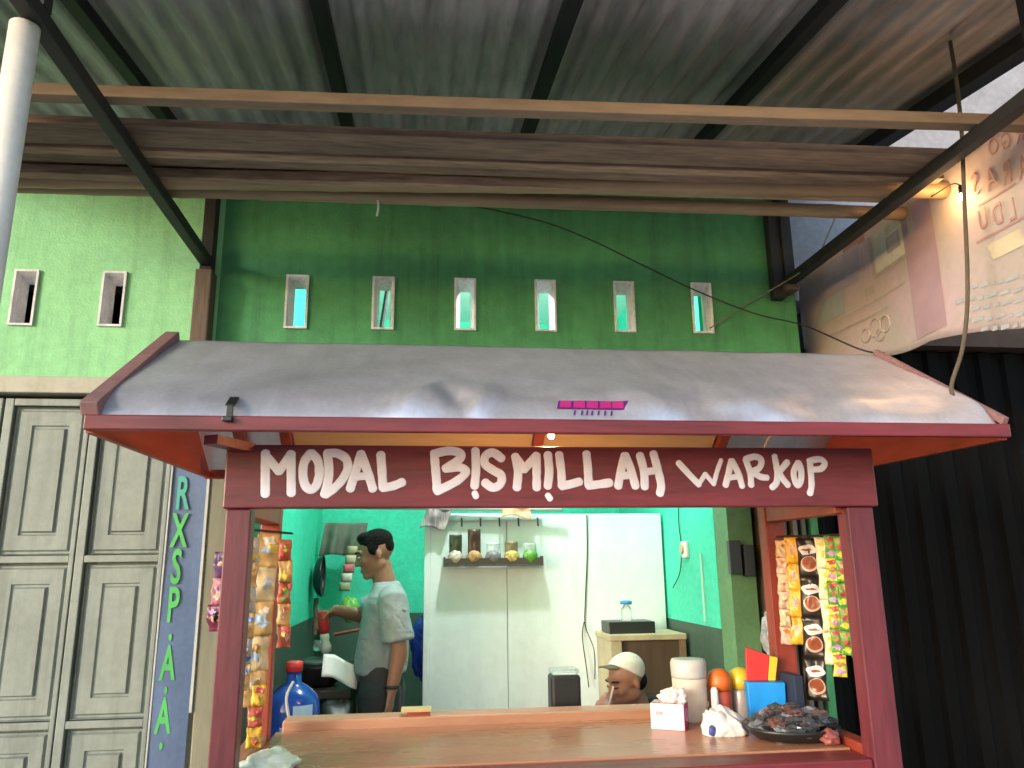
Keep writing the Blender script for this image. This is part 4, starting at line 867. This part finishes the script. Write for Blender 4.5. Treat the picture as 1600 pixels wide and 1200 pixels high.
face_parts(Mh, hc, man)
h = G(); T = lambda p: hc+Mh@Vector(p)
h.ell(T((-.018, 0, .058)), (.091, .0765, .068), Mh, 24, 16, lambda d: 1+.04*nz(d*7, 1)); h.ell(T((-.056, 0, .028)), (.050, .066, .052), Mh, 20, 12)
h.ell(T((.030, 0, .098)), (.043, .056, .027), Mh, 16, 10)
for s in (-1, 1): h.ell(T((.010, s*.068, .030)), (.030, .010, .034), Mh, 12, 8)
fuse(h, 'hair', hair_m, man, .005, 2)
s_ = G(); LV = [(1.045, -.182, .128, .158), (1.12, -.178, .128, .155), (1.20, -.172, .122, .155), (1.28, -.165, .118, .160), (1.35, -.160, .110, .168), (1.405, -.157, .092, .162), (1.44, -.158, .072, .125), (1.475, -.163, .060, .075)]
nn = 32
for zz, cx, rx, ry in LV:
    for k in range(nn):
        a = 2*pi*k/nn; e_ = 2/2.5; ca_, sa_ = cos(a), sin(a)
        s_.v.append((cx+rx*math.copysign(abs(ca_)**e_, ca_), 4.12+ry*math.copysign(abs(sa_)**e_, sa_), zz))
for i_ in range(len(LV)-1):
    for k in range(nn): k2 = (k+1) % nn; s_.f.append((i_*nn+k, i_*nn+k2, (i_+1)*nn+k2, (i_+1)*nn+k))
s_.f += [tuple(reversed(range(nn))), tuple((len(LV)-1)*nn+k for k in range(nn))]
s_.tube([nS+Vector((-.004, .055, .012)), nS+Vector((0, .012, -.01)), nS.lerp(nE, .35), nS.lerp(nE, .78)], [.060, .068, .070, .076], 20)
s_.tube([fS+Vector((.02, -.05, .012)), fS+Vector((0, -.01, 0)), fS.lerp(fE, .35), fS.lerp(fE, .72)], [.058, .066, .066, .070], 20)
sh = fuse(s_, 'tshirt', shirt_m, man, .006, 6)
for v in sh.data.vertices:
    c = v.co; v.co += v.normal*(.007*(1-2*abs(nz((c.x*7+c.z*5, c.y*7, c.z*6-c.x*7), 1.0)))+.0035*(1-2*abs(nz((c.x*15+c.z*9, c.y*12, c.z*14), 1.0))))
p = G()
p.cap((-.18, 4.05, 1.03), .105, (-.18, 4.19, 1.03), .105)
for y, x in ((4.035, -.18), (4.205, -.165)):
    p.cap((x, y, .95), .108, (x, y, .52), .082); p.cap((x, y, .52), .082, (x+.01, y, .16), .066)
fuse(p, 'trousers', trouser_m, man, .008, 3)
G().tube([nW.lerp(nE, .06)+Vector((.033*cos(a), .033*sin(a), 0)) for a in [i*pi/10 for i in range(21)]], .008, 8).build('bracelet', black_plastic, man, smooth=True)
rb = thing('red_bottle', 'red squeeze bottle with white nozzle tipped down by the standing person', 'bottle', (-.50, 4.22, 1.30))
Mb = Matrix.Rotation(radians(172), 3, 'Y')
G().lathe([(.0, -.052), (.026, -.05), (.030, -.04), (.030, .045), (.022, .06), (.012, .066)], (-.485, 4.22, 1.285), 20, Mb).build('bottle_body', red_pl, rb, smooth=True)
G().lathe([(.022, .0665), (.024, .085), (.020, .10), (.030, .13), (.026, .155), (.004, .165)], (-.485, 4.22, 1.285), 16, Mb).build('nozzle', white_pl, rb, smooth=True)

# seated man behind the counter
sm = thing('person', 'seated person in cream cap and dark jacket holding a cigarette to the mouth', 'person', (1.0, 3.75, .05))
hc = Vector((.903, 3.46, 1.054))
Mh = Matrix.Rotation(radians(202), 3, 'Z') @ Matrix.Rotation(radians(14), 3, 'Y') @ Matrix.Scale(.90, 3)
b = G(); head_solids(b, Mh, hc)
b.cap((.93, 3.485, 1.00), .052, (.99, 3.54, .91), .058)
b.cap((1.03, 3.58, .86), .10, (1.12, 3.72, .55), .11)
b.cap((1.08, 3.63, .50), .085, (.86, 3.50, .50), .062); b.cap((.86, 3.50, .50), .058, (.86, 3.48, .13), .038); b.cap((.85, 3.48, .09), .035, (.72, 3.42, .08), .03)
b.cap((1.15, 3.78, .50), .085, (.92, 3.72, .50), .062); b.cap((.92, 3.72, .50), .058, (.92, 3.70, .13), .038); b.cap((.91, 3.70, .09), .035, (.78, 3.64, .08), .03)
rS, rE, rW = Vector((.90, 3.62, .86)), Vector((.77, 3.54, .72)), Vector((.775, 3.42, .885))
b.cap(rS, .05, rE, .042); b.cap(rE, .04, rW, .028); hand_solids(b, rW, (.15, -.1, .9), (.75, .55, 0), 1, .75)
lS, lE, lW = Vector((1.12, 3.50, .86)), Vector((1.08, 3.36, .68)), Vector((.92, 3.34, .60))
b.cap(lS, .05, lE, .042); b.cap(lE, .04, lW, .028); hand_solids(b, lW, (-.9, .2, -.2), (0, 0, -1), 1, .6)
fuse(b, 'body', skin, sm, .0055, 3)
face_parts(Mh, hc, sm, True)
T = lambda p: hc+Mh@Vector(p)
cp = G(); cp.ell(T((-.014, 0, .050)), (.098, .081, .082), Mh, 24, 16)
zc = [Mh.inverted()@(Vector(v)-hc) for v in cp.v]
cp.v = [tuple(T((q.x, q.y, max(q.z, .048+.85*q.x)))) for q in zc]
fuse(cp, 'cap', capm, sm, .005, 2)
bf = G().grid(lambda u, v: T((.060+.062*v*(1-.9*(u-.5)**2), .050*(2*u-1)*(1-.15*v), .098+.012*v-.05*(u-.5)**2)), 14, 6)
bf.build('cap_brim', mat('olive_brim', (.10, .09, .05), .8), sm, smooth=True, solid=.004)
hh = G(); hh.ell(T((-.055, 0, -.01)), (.050, .068, .05), Mh); 
fuse(hh, 'hair', hair_m, sm, .005, 2)
jk = G(); jk.cap((.96, 3.62, .86), .10, (1.10, 3.53, .86), .10); jk.cap((1.03, 3.58, .84), .135, (1.12, 3.72, .55), .145); jk.cap((.99, 3.54, .93), .07, (1.03, 3.57, .90), .08)
jk.cap(rS, .070, rE, .058); jk.cap(rE, .058, rE.lerp(rW, .7), .045); jk.cap(lS, .070, lE, .058); jk.cap(lE, .058, lE.lerp(lW, .7), .045)
fuse(jk, 'jacket', jacket_m, sm, .007, 3)
tr_ = G(); tr_.cap((1.08, 3.63, .50), .10, (.86, 3.50, .50), .078); tr_.cap((.86, 3.50, .50), .076, (.86, 3.48, .15), .06); tr_.cap((1.15, 3.78, .50), .10, (.92, 3.72, .50), .078); tr_.cap((.92, 3.72, .50), .076, (.92, 3.70, .15), .06)
fuse(tr_, 'trousers', trouser_m, sm, .008, 3)
cg = thing('cigarette', 'thin white cigarette held at the seated person mouth', 'cigarette', (.86, 3.36, 1.0))
ca, cb_ = T((.10, .012, -.066)), T((.135, .04, -.12))
G().tube([(.818, 3.352, 1.052), (.798, 3.352, .985)], .0042, 8).build('paper_tube', white_pl, cg)
st2 = thing('stool', 'plastic stool under the seated person', 'stool', (1.12, 3.72, .05))
G().lathe([(.14, .37), (.15, .38), (.15, .395), (.13, .40)], (1.12, 3.71, 0), 24).build('seat', red_pl, st2, smooth=True)
for a in (45, 135, 225, 315): G().bar((1.12+.11*cos(radians(a)), 3.71+.11*sin(radians(a)), .37), (1.12+.15*cos(radians(a)), 3.71+.15*sin(radians(a)), .05), .03, .02, (0, 1, 0)).build('leg', red_pl, st2)
